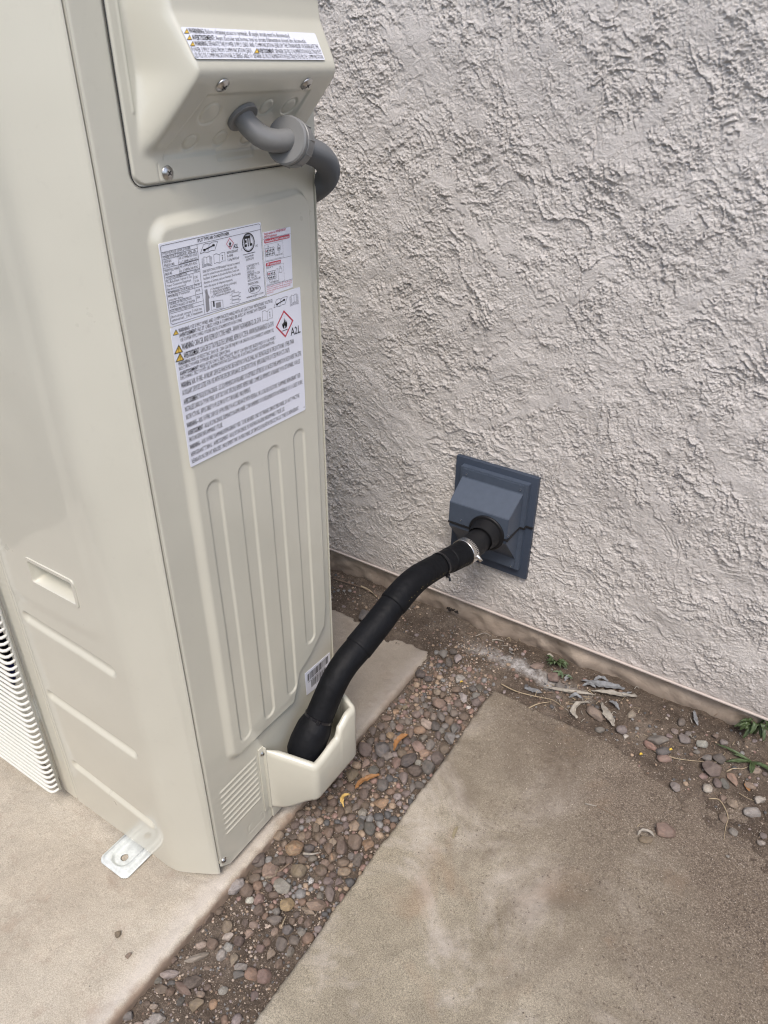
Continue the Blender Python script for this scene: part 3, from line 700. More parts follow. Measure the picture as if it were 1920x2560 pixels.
screw(onx(560, 2151, UX+0.001), (1, 0, 0), 0.0055, unit)
screw(onx(656, 1884, UX+0.003), (1, 0, 0), 0.0050, unit)

# --- pipe cover (open-topped chute)
def pipe_cover():
    pl = [(-0.7855, 0.7575), (-0.785, 0.7575), (-0.776, 0.760), (-0.690, 0.797), (-0.681, 0.804), (-0.679, 0.815), (-0.679, 0.930), (-0.682, 0.942), (-0.690, 0.950), (-0.786, 0.990)]
    P0 = []
    ctr = [Vector((-0.787, 0.7575, 0)), Vector((-0.679, 0.800, 0)), Vector((-0.679, 0.952, 0)), Vector((-0.787, 0.990, 0))]
    rc = 0.013
    for i in range(3):
        a, b_ = ctr[i], ctr[i+1]; d_ = (b_-a).normalized(); a2 = a if i == 0 else a+d_*rc; b2 = b_ if i == 2 else b_-d_*rc
        m_ = max(2, int((b2-a2).length/0.005)); P0 += [a2.lerp(b2, k/m_) for k in range(m_+1)]
        if i < 2:
            d2 = (ctr[i+2]-b_).normalized(); e_ = b_+d2*rc
            P0 += [b2.lerp(b_, t).lerp(b_.lerp(e_, t), t) for t in (.17, .33, .5, .67, .83)]
    n = len(P0)
    tg = [(P0[min(i+1, n-1)]-P0[max(i-1, 0)]).normalized() for i in range(n)]; nin = [Vector((-t.y, t.x, 0)) for t in tg]
    rows = []
    for lvl in range(9):
        row = []
        for i, p in enumerate(P0):
            out = (p.x-UX)/0.109
            top = 0.252-0.028*out
            yv = p.y
            if out > 0.6: top += 0.010*float(sstep(0.82, 0.885, yv))+0.024*float(sstep(0.885, 0.893, yv))+0.016*float(sstep(0.893, 0.925, yv))
            bot = 0.068+0.046*float(sstep(0.25, 1.0, out))
            ins, z = [(0.012, bot-0.001), (0.007, bot), (0.002, bot+0.004), (0.0, bot+0.012), (0.0, top-0.014), (0.0015, top-0.006), (0.006, top-0.001), (0.0125, top), (0.0135, top-0.006)][lvl]
            k = min(1.0, out*3+0.15)
            row.append(tuple(p+nin[i]*ins*k)[:2]+(z,))
        rows.append(row)
    inner = [tuple(Vector(rows[8][i])+Vector((0, 0, -0.09)))for i in range(n)]; rows.append(inner); mid = Vector((-0.745, 0.872, 0)); rows.insert(0, [tuple((Vector(p)*.15+Vector((mid.x, mid.y, p[2]))*.85).xyz) for p in rows[0]])
    return grid_mesh('pipe_cover', np.array(rows))
pc = put('pipe_cover', pipe_cover(), M['paint'], unit); sm = pc.modifiers.new('solid', 'SOLIDIFY'); sm.thickness = 0.0012; sm.offset = 0
mb = MB(); mb.box(UX, UX+0.0035, 0.7445, 0.760, 0.066, 0.264, 0.0012); mb.box(UX, UX+0.010, 0.7575, 0.7605, 0.068, 0.262, 0.001)
mb.build('cover_flange', M['paint'], unit)
mb = MB(); mb.box(UX, UX+0.006, 0.765, 0.80, UZ0+0.006, 0.075, 0.001); mb.build('base_tab', M['paint'], unit)
# rubbed ring mark on the cover's outer face
mb = MB(); c = Vector((-0.6788, 0.868, 0.178)); mb.tube([c+Vector((0, math.cos(t)*0.013, math.sin(t)*0.017)) for t in np.linspace(0.3, 6.0, 30)], 0.0005, 6); mb.build('moulded_mark', M['paint'], unit)

# --- mounting foot
def foot():
    x0, x1, y0, y1 = -1.045, -0.957, 0.484, 0.62; st = 0.0012
    xx = np.arange(x0, x1+1e-6, st); yy = np.arange(y0, y1+1e-6, st); X, Y = np.meshgrid(xx, yy, indexing='ij')
    cx = (x0+x1)/2; hx, hy = cx, 0.519
    d = rrect(X, Y, x0, x1, y0, y1+.05, 0.016)
    t = np.clip(Y, hy, 1); dd = np.hypot(X-hx, Y-t)
    h = 0.004+0.0085*(1-sstep(0.0, 0.012, np.abs(dd-0.033)-0.006))*sstep(y0, y0+0.02, Y)
    ht = 0.0085*sstep(-1.0+1.0, 0.012, 0.031-dd)
    h = 0.011*np.ones_like(X); h -= 0.0085*sstep(0.017, 0.025, 0.040-dd+0.0)*0+0.0
    h = 0.0105-0.0075*(1-sstep(0.018, 0.027, dd))-0.0075*sstep(-0.012, -0.001, d)
    h += 0.0012*sstep(0.56, 0.60, Y)
    keep = ((np.hypot(X-hx, (Y-hy)) > 0.0085) & (d < 0.0005))[:-1, :-1]
    return grid_mesh('mounting_foot', np.stack([X, Y, h+0.001], -1), keep=keep)
ft = put('mounting_foot', foot(), M['foot'], unit); sm = ft.modifiers.new('solid', 'SOLIDIFY'); sm.thickness = 0.0022; sm.offset = -1
f2 = ft.copy(); link(f2, unit); f2.location.x -= 0.56
for yb in (0.62, 0.95): 
    mb = MB(); mb.box(-1.05 if yb < .7 else -1.6, -0.95, yb, yb+0.03, 0.001, UZ0+0.012); mb.build('base_rail', M['dark'], unit)
mb = MB(); mb.box(UL+0.02, -0.90, UF+0.02, UB-0.01, 0.012, UZ0+0.008, 0.002); mb.box(-0.898, UX-0.010, 0.625, UB-0.01, 0.012, UZ0+0.008, 0.002); mb.build('base_pan', M['paint'], unit)

# ------------------------------------------------------------------ stickers with their printing
class Ink:
    """printing on a plane p0/n; px, py given in a zoomed crop (ox, oy, scale)"""
    MATS = ['ink', 'red_ink', 'yellow_ink', 'label', 'grey_ink']
    def __init__(s, p0, n, ox, oy, sc, capk=1.0):
        s.capk = capk; s.p0 = Vector(p0); s.n = Vector(n).normalized(); s.o = (ox, oy, sc); s.V = []; s.F = []; s.MI = []; s.lift = 0.0003
    def P(s, x, y, lift=0.0):
        q = onp(s.o[0]+x*s.o[2], s.o[1]+y*s.o[2], s.p0, s.n); return q+s.n*lift
    def addpoly(s, pts, mi, lv=1):
        b = len(s.V); s.V += [tuple(p+s.n*s.lift*lv) for p in pts]; s.F.append(tuple(range(b, b+len(pts)))); s.MI.append(mi)
    def poly(s, pts, mi=0, lv=1): s.addpoly([s.P(*p) for p in pts], mi, lv)
    def line(s, a, b, wd=0.0005, mi=0, lv=1, dash=0):
        A, B = s.P(*a), s.P(*b); d = B-A; L = d.length; d /= L; c = s.n.cross(d)*(wd/2)
        if not dash: s.addpoly([A-c, B-c, B+c, A+c], mi, lv); return
        t = 0
        while t < L:
            e = min(t+dash*.6, L); s.addpoly([A+d*t-c, A+d*e-c, A+d*e+c, A+d*t+c], mi, lv); t += dash
    def pline(s, pts, wd=0.0005, mi=0, close=False, lv=1, dash=0):
        for a, b in zip(pts, pts[1:]+(pts[:1] if close else [])):
            if a != b: s.line(a, b, wd, mi, lv, dash)
    def ell(s, cx, cy, ux, uy, vx, vy, mi=0, ring=0.0, lv=1, n=28):
        """ellipse spanned by image vectors u, v; ring: inner fraction"""
        for k in range(n):
            a, b = 2*math.pi*k/n, 2*math.pi*(k+1)/n
            o = lambda t, f: (cx+f*(ux*math.cos(t)+vx*math.sin(t)), cy+f*(uy*math.cos(t)+vy*math.sin(t)))
            if ring: s.poly([o(a, 1), o(b, 1), o(b, ring), o(a, ring)], mi, lv)
            else: s.poly([(cx, cy), o(a, 1), o(b, 1)], mi, lv)
    def text(s, t, a, b, cap, mi=0, bold=0.0, lv=1.2):
        """baseline from a to b (crop pixels), capital height in metres; '**' splits bold head from the rest"""
        A, B = s.P(*a), s.P(*b); d = B-A; L = d.length; d = d/L; up = s.n.cross(d); up = up if up.z > 0 else -up
        segs = t.split('**') if '**' in t else None
        parts = [(segs[0], 0.018), (segs[1], bold)] if segs else [(t, bold)]
        data = []; x = 0
        for st_, bd in parts:
            c = D.curves.new('t', 'FONT'); c.body = st_; c.size = 1.0; c.resolution_u = 1; c.offset = bd; c.fill_mode = 'FRONT'
            o = D.objects.new('t', c); SC.collection.objects.link(o); dg = bpy.context.evaluated_depsgraph_get(); dg.update()
            me = o.evaluated_get(dg).to_mesh(); n = len(me.vertices); co = np.empty(n*3); me.vertices.foreach_get('co', co); co = co.reshape(-1, 3)
            fs = [tuple(p.vertices) for p in me.polygons]; w_ = float(co[:, 0].max()) if n else 0
            co[:, 0] += x; data.append((co.copy(), fs)); x += w_+(0.28 if st_.endswith(' ') or segs and st_ is parts[0][0] else 0.0)
            o.evaluated_get(dg).to_mesh_clear(); D.objects.remove(o); D.curves.remove(c)
        sx = L/x; sy = cap*s.capk/0.72
        for co, fs in data:
            b0 = len(s.V)
            for p in co: s.V.append(tuple(A+d*(p[0]*sx)+up*(p[1]*sy)+s.n*s.lift*lv))
            for f in fs: s.F.append(tuple(b0+i for i in f)); s.MI.append(mi)
    def build(s, parent):
        me = D.meshes.new('lettering'); me.from_pydata(s.V, [], s.F)
        for p, m_ in zip(me.polygons, s.MI): p.material_index = m_
        return put('lettering', me, [M[k] for k in s.MATS], parent, smooth=False)
def sticker(corners, p0, n, parent, name='sticker', rad=0.003, thick=0.0002):
    """rounded paper rectangle from four image corners TL TR BR BL (native px)"""
    n = Vector(n).normalized(); C4 = [onp(x, y, p0, n) for x, y in corners]; pts = []
    for i in range(4):
        c = C4[i]; a = (C4[i-1]-c).normalized(); b = (C4[(i+1) % 4]-c).normalized()
        for k in range(5):
            t = k/4; q = c+a*rad*(1-t)**2+b*rad*t**2; pts.append(q+n*thick)
    me = D.meshes.new(name); me.from_pydata([tuple(p) for p in pts]+[tuple(p-n*0.0006) for p in pts], [], [tuple(range(20))]+[(i, (i+1) % 20, 20+(i+1) % 20, 20+i) for i in range(20)])
    return put(name, me, M['label'], parent, smooth=False)
def pict_wrench(k, cx, cy, w_, h_, sk):
    """open book with a spanner; sk = vertical drop per unit x"""
    f = lambda u, v: (cx+u*w_+v*h_*(-0.10), cy+v*h_+u*w_*sk)
    k.pline([f(-.5, .45), f(-.36, -.40), f(-.2, -.48), f(0, -.36), f(.2, -.48), f(.5, -.42), f(.38, .40), f(.15, .36), f(-.04, .48), f(-.25, .36), f(-.5, .45)], 0.00055)
    k.line(f(0, -.36), f(-.04, .48), 0.0005); k.line(f(-.26, .14), f(.26, -.12), 0.0016)
    for u, v in ((-.27, .15), (.27, -.13)): k.ell(*f(u, v), w_*.085, 0, 0, h_*.12, 0)
def pict_docs(k, cx, cy, w_, h_, sk):
    f = lambda u, v: (cx+u*w_+v*h_*0.06, cy+v*h_+u*w_*sk)
    for o_ in (0, .1, .2): k.pline([f(-.5+o_, -.35-o_*.6), f(-.5+o_, .5-o_), f(0, .42-o_), f(.5-o_, .5-o_), f(.5-o_, -.35-o_*.6)], 0.00045)
    k.pline([f(-.3, -.47), f(0, -.38), f(.3, -.47)], 0.00045); k.line(f(0, -.38), f(0, .22), 0.0004)
def pict_info(k, cx, cy, w_, h_, sk):
    f = lambda u, v: (cx+u*w_+v*h_*0.06, cy+v*h_+u*w_*sk)
    k.pline([f(-.5, -.45), f(-.25, -.5), f(0, -.32), f(.25, -.5), f(.5, -.45), f(.5, .4), f(.25, .35), f(0, .5), f(-.25, .38), f(-.5, .45)], 0.00045, close=True)
    k.line(f(0, -.32), f(0, .5), 0.0003); k.line(f(.26, -.08), f(.26, .22), 0.0012); k.ell(*f(.26, -.2), w_*.05, 0, 0, h_*.05, 0)
def pict_tri(k, cx, cy, r_, sk):
    k.poly([(cx+.02*r_, cy-r_*.62), (cx+r_*.52, cy+r_*.40+r_*.5*sk), (cx-r_*.52, cy+r_*.40-r_*.5*sk)], 0, 1)
    k.poly([(cx+.02*r_, cy-r_*.42), (cx+r_*.38, cy+r_*.30+r_*.36*sk), (cx-r_*.38, cy+r_*.30-r_*.36*sk)], 2, 1.6)
    k.poly([(cx-.04*r_, cy-r_*.20), (cx+.06*r_, cy-r_*.21), (cx+.03*r_, cy+r_*.10), (cx-.01*r_, cy+r_*.10)], 0, 2.2); k.ell(cx+.01*r_, cy+.19*r_, r_*.04, 0, 0, r_*.05, 0, lv=2.2, n=8)
def pict_flame(k, pts4, ring):
    cx = sum(p[0] for p in pts4)/4; cy = sum(p[1] for p in pts4)/4
    inn = [(cx+(x-cx)*ring, cy+(y-cy)*ring) for x, y in pts4]
    for i in range(4): k.poly([pts4[i], pts4[(i+1) % 4], inn[(i+1) % 4], inn[i]], 1)
    ax = ((pts4[1][0]-pts4[3][0])/2, (pts4[1][1]-pts4[3][1])/2); ay = ((pts4[2][0]-pts4[0][0])/2, (pts4[2][1]-pts4[0][1])/2)
    f = lambda u, v: (cx+ax[0]*u+ay[0]*v, cy+ax[1]*u+ay[1]*v)
    k.line(f(-.30, .46), f(.30, .46), 0.0012)
    for tongue in ([(-.26, .12), (-.30, -.12), (-.17, .02), (-.16, -.20), (-.08, -.04), (-.04, .20)], [(-.12, .10), (-.06, -.16), (-.02, -.46), (.05, -.22), (.10, -.06), (.08, .16)],
                   [(.02, .16), (.10, -.10), (.13, -.30), (.19, -.06), (.16, .14)], [(.10, .20), (.18, -.02), (.27, -.18), (.29, .08), (.20, .26)], [(-.26, .12), (-.20, .26), (-.08, .36), (-.03, .22), (-.10, .04)],
                   [(.29, .06), (.22, .26), (.08, .36), (.03, .24), (.12, .06)]):
        k.poly([f(*t_) for t_ in tongue], 0)

SX = UX+0.0092
# cover sticker
cp0, cn = (UX+0.003+0.055, 0, 1.54), Vector((0.0490, 0, 0.0245)).normalized()
cpn = Vector((0.048, 0, 0.0255)).normalized(); cp0 = (UX+0.003+0.0655, 0, 1.518)
l4 = sticker([(451, 67), (787, 83), (813, 150), (489, 147)], cp0, cpn, unit)
l4['label'] = 'wide white warning sticker on the wiring cover'
k4 = Ink(Vector(cp0)+cpn*0.0003, cpn, 400, 50, .27728, 1.35)
k4.text('WARNING: **Before obtaining access to terminals, all supply circuits must be disconnected.', (267, 118), (1172, 160), .0042)
k4.text("AVERTISSEMENT: **Avant d'accéder aux bornes, tous les circuits d'alimentation doivent être déconnectés.", (297, 178), (1320, 209), .0042)
k4.text('WARNING: **SEPARATE THE POWER SUPPLY LEADS AND COMMUNICATION LEADS BY THE STRAIN RELIEF OR SEGREGATE THE', (320, 232), (1432, 258), .0040)
k4.text('POWER SUPPLY LEADS FROM COMMUNICATION LEADS.', (292, 288), (838, 295), .0040)
k4.text("AVERTISSEMENT: **SEPARER LES FILS D'ALIMENTATION ELECTRIQUE ET", (890, 298), (1460, 305), .0040)
k4.text("LES FILS DE COMMUNICATION PAR LE SERRE-CABLE OU SEPARER LES FILS D'ALIMENTATION ELECTRIQUE DES FILS DE COMMUNICATION", (318, 338), (1474, 350), .0040)
for x, y in ((240, 104), (265, 162), (293, 218), (871, 282)): pict_tri(k4, x, y, 46, 0.0)
k4.build(l4)

# rating plate
l1 = sticker([(395.5, 610), (651.8, 555), (665.3, 740), (425.6, 818.6)], (SX, 0, 0), (1, 0, 0), unit); l1['label'] = 'white rating sticker with black table printing'
k = Ink((SX+0.0002, 0, 0), (1, 0, 0), 380, 550, .22905, 1.18)
k.pline([(90, 300), (100, 282), (1160, 42), (1180, 52), (1236, 810), (1225, 830), (225, 1140), (205, 1130)], .00055, close=True)
k.line((97, 358), (1182, 103), .0005); k.line((488, 262), (576, 1027), .0005)
k.text('SPLIT TYPE AIR CONDITIONER', (495, 243), (842, 160), .0036, bold=.02)
def row(y0, y1, x0=None, x1=None): k.line((x0 or 100, y0), (x1 or 560, y1), .00045)
row(400, 308, 110, 493); row(436, 345, 115, 498); row(530, 432, 128, 508); row(628, 528, 145, 520); row(484, 388+40, 293, 503); row(580, 478+52, 305, 515)
row(662, 560, 150, 525); row(790, 682, 168, 540); row(828, 720, 172, 545); row(905, 795, 182, 553); row(985, 880, 192, 562); row(1025, 918, 198, 566)
k.line((272, 318), (305, 620), .00045); k.line((445, 582), (485, 890), .00045)
T = [('OUTDOOR MODEL', 110, 388, 268, 352), ('SPHP-Z-V060BB', 282, 350, 418, 315), ('POWER SOURCE', 117, 428, 264, 396), ('208/230V~ 60Hz, 1Ph', 286, 390, 478, 346),
     ('DESIGN', 127, 475, 208, 456), ('PRESSURE', 133, 515, 245, 490), ('Hi 3.79MPa/550 PSIG', 296, 432, 490, 388), ('Lo 2.34MPa/340 PSIG', 302, 476, 495, 432), ('MAXIMUM ALLOWABLE', 137, 570, 292, 533),
     ('PRESSURE', 142, 610, 218, 590), ('Hi 6.0MPa/870 PSIG', 304, 523, 490, 480), ('Lo 2.34MPa/340 PSIG', 307, 568, 500, 522), ('OUTDOOR FAN MOTOR', 149, 654, 380, 596), ('1/6Hp*2', 453, 573, 510, 560),
     ('The Rated Input Current of The', 156, 697, 432, 627), ('Power Conversion Equipment', 160, 736, 425, 666), ('(fan motor/compressor)', 165, 775, 372, 718), ('1.2A/', 459, 641, 498, 630), ('31.0A', 466, 681, 510, 669),
     ('MCA(Minimum Circuit Ampacity)', 173, 812, 450, 738), ('40.0A', 471, 724, 520, 712), ('MOP(Rating of overcurrent', 177, 853, 415, 788), ('protective device)', 183, 890, 338, 848), ('40.0A', 479, 786, 525, 773),
     ('DEGREE OF PROTECTION', 191, 932, 428, 866), ('AGAINST INGRESS OF WATER', 197, 966, 468, 893), ('IPX4', 486, 862, 522, 851), ('DATE MANUFACTURED: 02/2025', 199, 1013, 450, 943),
     ('Short-circuit current: 5.0 kA rms', 206, 1076, 545, 976), ('symmetrical, _240_V maximum', 213, 1113, 550, 1010), ('REFRIGERANT', 815, 370, 938, 344), ('R-454B', 820, 409, 885, 394),
     ('5.20kg/183.42oz)', 823, 450, 948, 420), ('LEAK DETECTION SYSTEM installed. Unit must be powered', 553, 578, 955, 474), ('except for service (for units with refrigerant sensor only)', 557, 615, 922, 521),
     ("Installation du Système de détection des fuites. L'unité sera", 561, 655, 948, 553), ("Alimentée en électricité, sauf pour l'entretien. (Pour les unités", 565, 700, 965, 592), ("dotées d'un capteur de réfrigérant uniquement).", 570, 742, 880, 659),
     ('1 = Precharged part (Partie préchargée)', 633, 772, 920, 690), ('2 = Added during installation', 636, 802, 845, 742), ("(Ajouté lors de l'installation)", 668, 820, 862, 762), ('1+2 = Total amount (Quantité totale)', 642, 855, 902, 780),
     ('C', 970, 335, 986, 331), ('US', 1122, 297, 1152, 290), ('Intertek', 1012, 417, 1110, 390), ('3070293', 1025, 449, 1108, 427), ('CONFORMS TO UL', 1030, 521, 1168, 484), ('STD. 60335-1,', 1032, 553, 1130, 527),
     ('60335-2-40', 1035, 585, 1112, 565), ('CERTIFIED TO CSA', 1038, 617, 1175, 580), ('STD. C22.2 No.', 1041, 647, 1145, 619), ('60335-1, 60335-2-40', 1043, 678, 1182, 638), ('MADE IN CHINA', 1046, 716, 1160, 684), ('www.acpro.com', 1030, 860, 1215, 800)]
for t, x0, y0, x1, y1 in T: k.text(t, (x0, y0), (x1, y1), .0030 if t[0] not in 'Sswl' else .0033)
k.text('A2L', (888, 310), (940, 300), .0050, bold=.015)
pict_flame(k, [(845, 193), (892, 250), (853, 320), (808, 262)], .84)
pict_wrench(k, 620, 300, 180, 110, -.22); pict_docs(k, 598, 450, 105, 115, -.22); pict_info(k, 735, 415, 120, 110, -.22)
k.ell(1050, 245, 68, -16, 8, 104, 0, ring=.86, n=40); k.text('ETL', (1008, 290), (1092, 270), .0115, bold=.05); k.line((990, 382), (1125, 348), .0007)
k.ell(1050, 245, 52, -12, 6, 84, 0, ring=.965, n=40)
k.ell(1117, 755, 66, -15, 3, 44, 0, ring=.93, n=36); k.poly([(1070, 740), (1112, 730), (1115, 775), (1073, 785)], 0); k.text('AC', (1078, 775), (1108, 768), .0042, 3, bold=.02, lv=2); k.text('PRO', (1118, 765), (1165, 753), .0042, bold=.02)
# cylinder, outdoor unit and tank sketches
k.poly([(580, 770), (600, 760), (608, 800), (628, 845), (618, 860), (628, 980), (605, 1005), (590, 1000), (582, 870), (583, 800)], 4); k.pline([(575, 765), (600, 755), (605, 792), (580, 800)], .0004, close=True)
k.pline([(642, 890), (770, 872), (776, 960), (650, 985)], .0004, close=True); k.poly([(663, 890), (672, 880), (680, 890), (684, 945), (668, 950)], 0); k.poly([(695, 905), (748, 893), (752, 950), (700, 962)], 4)
for i in range(3): k.pline([(870, 800+i*40), (945, 783+i*40), (950, 815+i*40), (875, 832+i*40)], .0004, close=True)
for i in range(3): k.line((850, 822+i*44), (872, 817+i*44), .0004); k.line((948, 797+i*38), (968, 792+i*38), .0006)
k.build(l1)

# red and white wiring sticker
l2 = sticker([(656, 581.3), (726, 567), (732, 718), (667, 741.6)], (SX, 0, 0), (1, 0, 0), unit, rad=.001); l2['label'] = 'narrow white sticker with red headings and terminal sketches'
k = Ink((SX+0.0002, 0, 0), (1, 0, 0), 380, 550, .22905, 1.2)
k.text('Power needs to be OFF BEFORE DIP', (1222, 166), (1458, 112), .0029, 1, bold=.02); k.text('SWITCH adjustments', (1223, 200), (1362, 168), .0029, 1, bold=.02)
k.line((1212, 212), (1508, 147), .0004); k.line((1228, 460), (1518, 392), .0004); k.line((1245, 722), (1532, 643), .0004)
def bar(x0, y0, x1, y1, hh):
    k.poly([(x0+6, y0), (x1-4, y1), (x1, y1+8), (x1, y1+hh-6), (x1-6, y1+hh), (x0+8, y0+hh), (x0, y0+hh-6), (x0, y0+8)], 1)
bar(1224, 214, 1500, 155, 42); k.text('Non-polarity RS485 communication', (1232, 247), (1494, 188), .0029, 3, bold=.02, lv=2)
bar(1241, 470, 1405, 434, 38); k.text('24V communication', (1250, 500), (1398, 465), .0030, 3, bold=.02, lv=2)
k.pline([(1228, 275), (1425, 225), (1432, 400), (1236, 448)], .0004, close=True, dash=.0022); k.pline([(1245, 520), (1432, 470), (1445, 660), (1256, 710)], .0004, close=True, dash=.0022)
for i in range(6):
    k.line((1235+i*19, 315-i*4), (1240+i*19, 403-i*4), .0004); k.ell(1245+i*16, 340-i*4, 5, 0, 0, 9, 0 if i else 1); k.ell(1248+i*16, 380-i*4, 5, 0, 0, 9, 0)
    if i < 5: k.line((1258+i*19, 568-i*4), (1264+i*19, 655-i*4), .0004); k.ell(1268+i*17, 590-i*4, 5, 0, 0, 9, 0 if i > 1 else 1); k.ell(1272+i*17, 632-i*4, 5, 0, 0, 9, 0); k.line((1278+i*18, 645-i*4), (1281+i*18, 680-i*4), .0003)
k.pline([(1234, 315), (1330, 291), (1336, 380), (1240, 403)], .0004, close=True); k.line((1237, 360), (1333, 336), .0004); k.pline([(1365, 285), (1398, 277), (1400, 325), (1368, 333)], .0004, close=True)
k.poly([(1370, 300), (1395, 294), (1396, 318), (1372, 324)], 4); k.line((1378, 333), (1380, 365), .0003); k.line((1390, 330), (1392, 362), .0003)
k.pline([(1256, 568), (1350, 545), (1355, 632), (1264, 655)], .0004, close=True); k.line((1260, 610), (1353, 588), .0004); k.pline([(1385, 530), (1415, 522), (1418, 568), (1388, 576)], .0004, close=True)
k.pline([(1355, 535), (1372, 530), (1384, 670)], .0003); k.text('TO INDOOR UNIT', (1340, 397), (1425, 375), .0022); k.text('TO 24V THERMOSTAT', (1282, 695), (1380, 670), .0022)
k.text('CN4', (1255, 300), (1275, 295), .0022); k.text('CN6', (1366, 276), (1384, 272), .0022); k.text('CN5', (1388, 520), (1406, 516), .0022); k.text('Outdoor Unit   CN7', (1250, 535), (1322, 515), .0020)
for i, (t, x1) in enumerate((("Wires must be connected to W1 - W2, AC wiring", 1525), ("must be in compliance with the above scenarios.", 1528), ("Incorrect wiring will cause irreversible damage to the", 1510), ('control board.', 1328))):
    k.text(t, (1255, 742+i*22), (x1, 742+i*22-(x1-1255)*.285), .0020, 1)
k.build(l2)

# big warning sheet
l3 = sticker([(425, 821), (750, 717), (763.5, 1024), (476.6, 1168.7)], (SX, 0, 0), (1, 0, 0), unit); l3['label'] = 'large white sheet of English and French warnings with red flame diamond'
k = Ink((SX+0.0002, 0, 0), (1, 0, 0), 400, 700, .22905, 1.48)
L3 = [("WARNING: **USE SUPPLY WIRES AND COMMUNICATE WIRES WITH AT LEAST 300V WITHSTAND VOLTAGE.", 203, 575, 1230, 240, .0037), ("AVERTISSEMENT: **FILS ET CÂBLES OFFER A COMMUNIQUER AVEC AU MONIS 300V TENSION", 212, 628, 1155, 310, .0037),
      ("USE COPPER SUPPLY WIRES. UTILISER DES FILS D'ALIMENTATION EN CUIVRE.", 220, 678, 895, 450, .0035), ("WARNING: **CANCER AND REPRODUCTIVE HARM - WWW.P65WARNINGS.CA.GOV.", 242, 766, 1105, 458, .0060),
      ("AVERTISSEMENT: **CANCER ET TROUBLES DE L'APPAREIL REPRODUCTEUR -WWW.P65WARNINGS.CA.GOV.", 260, 860, 1243, 500, .0060), ("WARNING: **RISK OF ELECTRIC SHOCK. CAN CAUSE INJURY OR DEATH. DISCONNECT All REMOTE", 200, 940, 1238, 563, .0038),
      ("ELECTRIC POWER SUPPLIES BEFORE SERVICING.", 206, 988, 766, 784, .0036), ("AVERTISSEMENT: **RISQUE DE CHOC ÉLECTRIQUE. PEUT CAUSER DES BLESSURES OU LA MORT.", 218, 1046, 1265, 642, .0038),
      ("DÉCONNEC TEZ TOUTES LES ALIMENTATIONS ÉLECTRIQUES À DISTANCE AVANT LES RÉPARATIONS.", 222, 1093, 1250, 692, .0036),
      ("WARNING: **RISK OF FIRE - AUXILIARY DEVICES WHICH MAY BE IGNITION SOURCES SHALL NOT BE INSTALLED IN THE DUCTWORK, OTHER THAN", 233, 1182, 1460, 690, .0056),
      ("AUXILIARY DEVICES LISTED FOR USE WITH THE SPECIFIC APPLIANCE. SEE INSTRUCTIONS. (APPLICABLE FOR DUCTED PRODUCTS ONLY).", 246, 1264, 1415, 780, .0056),
      ("AVERTISSEMENT: **RISQUE D'INCENDIE - LES ÉQUIPEMENTS AUXILIAIRES SUSCEPTIBLES D'ÊTRE DES SOURCES D'INFLAMMATION NE DOIVENT PAS ÊTRE", 260, 1362, 1540, 820, .0056),
      ("INSTALLÉS DANS LA TUYAUTERIE, SAUF S'ILS SONT SPÉCIFIQUEMENT RÉPERTORIÉS COMME ÉQUIPEMENTS AUXILIAIRES POUR CET APPAREIL. VOIR LES", 272, 1443, 1528, 905, .0054),
      ("INSTRUCTIONS. (APPLICABLE POUR LES PRODUITS TUBULAIRES UNIQUEMENT).", 285, 1527, 990, 1217, .0054),
      ("WARNING – **RISK OF FIRE. DISPOSE OF PROPERLY IN ACCORDANCE WITH FEDERAL OR LOCAL REGULATIONS. FLAMMABLE REFRIGERANT USED.", 294, 1617, 1535, 1055, .0054),
      ("AVERTISSEMENT - **RISQUE D'INCENDIE. ÉLIMINATION APPROPRIÉE CONFORMÉMENT AUX RÉGLEMENTATIONS FÉDÉRALES OU LOCALES. FLUIDE", 308, 1697, 1553, 1130, .0052),
      ("FRIGORIGENE INFLAMMABLE UTILISÉ.", 318, 1770, 683, 1600, .0050), ("WARNING – **RISK OF FIRE. FLAMMABLE REFRIGERANT USED. TO BE REPAIRED ONLY BY TRAINED SERVICE PERSONNEL. DO NOT PUNCTURE", 328, 1852, 1520, 1278, .0052),
      ("REFRIGERANT TUBING. / AVERTISSEMENT - RISQUE D'INCENDIE. FLUIDE FRIGORIGÈNE INFLAMMABLE UTILISÉ. LES", 338, 1930, 1357, 1425, .0050),
      ("RÉPARATIONS SERONT RÉALISÉES UNIQUEMENT PAR UN PERSONNEL DE SERVICE QUALIFIÉ NE PERCEZ PAS LES TUBES DE RÉFRIGÉRANT.", 348, 2005, 1513, 1415, .0050)]
for t, x0, y0, x1, y1, cap in L3: k.text(t, (x0, y0), (x1, y1), cap)
pict_tri(k, 171, 575, 62, -.3); pict_tri(k, 201, 762, 92, -.3); pict_tri(k, 215, 850, 92, -.3)
pict_wrench(k, 1315, 240, 140, 95, -.3); pict_docs(k, 1462, 212, 88, 120, -.3); pict_info(k, 1170, 383, 108, 118, -.3)
pict_flame(k, [(1350, 328), (1455, 440), (1368, 628), (1262, 515)], .84); k.text('A2L', (1426, 608), (1532, 570), .0088, bold=.01)
k.text('01', (1564, 1398), (1578, 1392), .002)
k.build(l3)

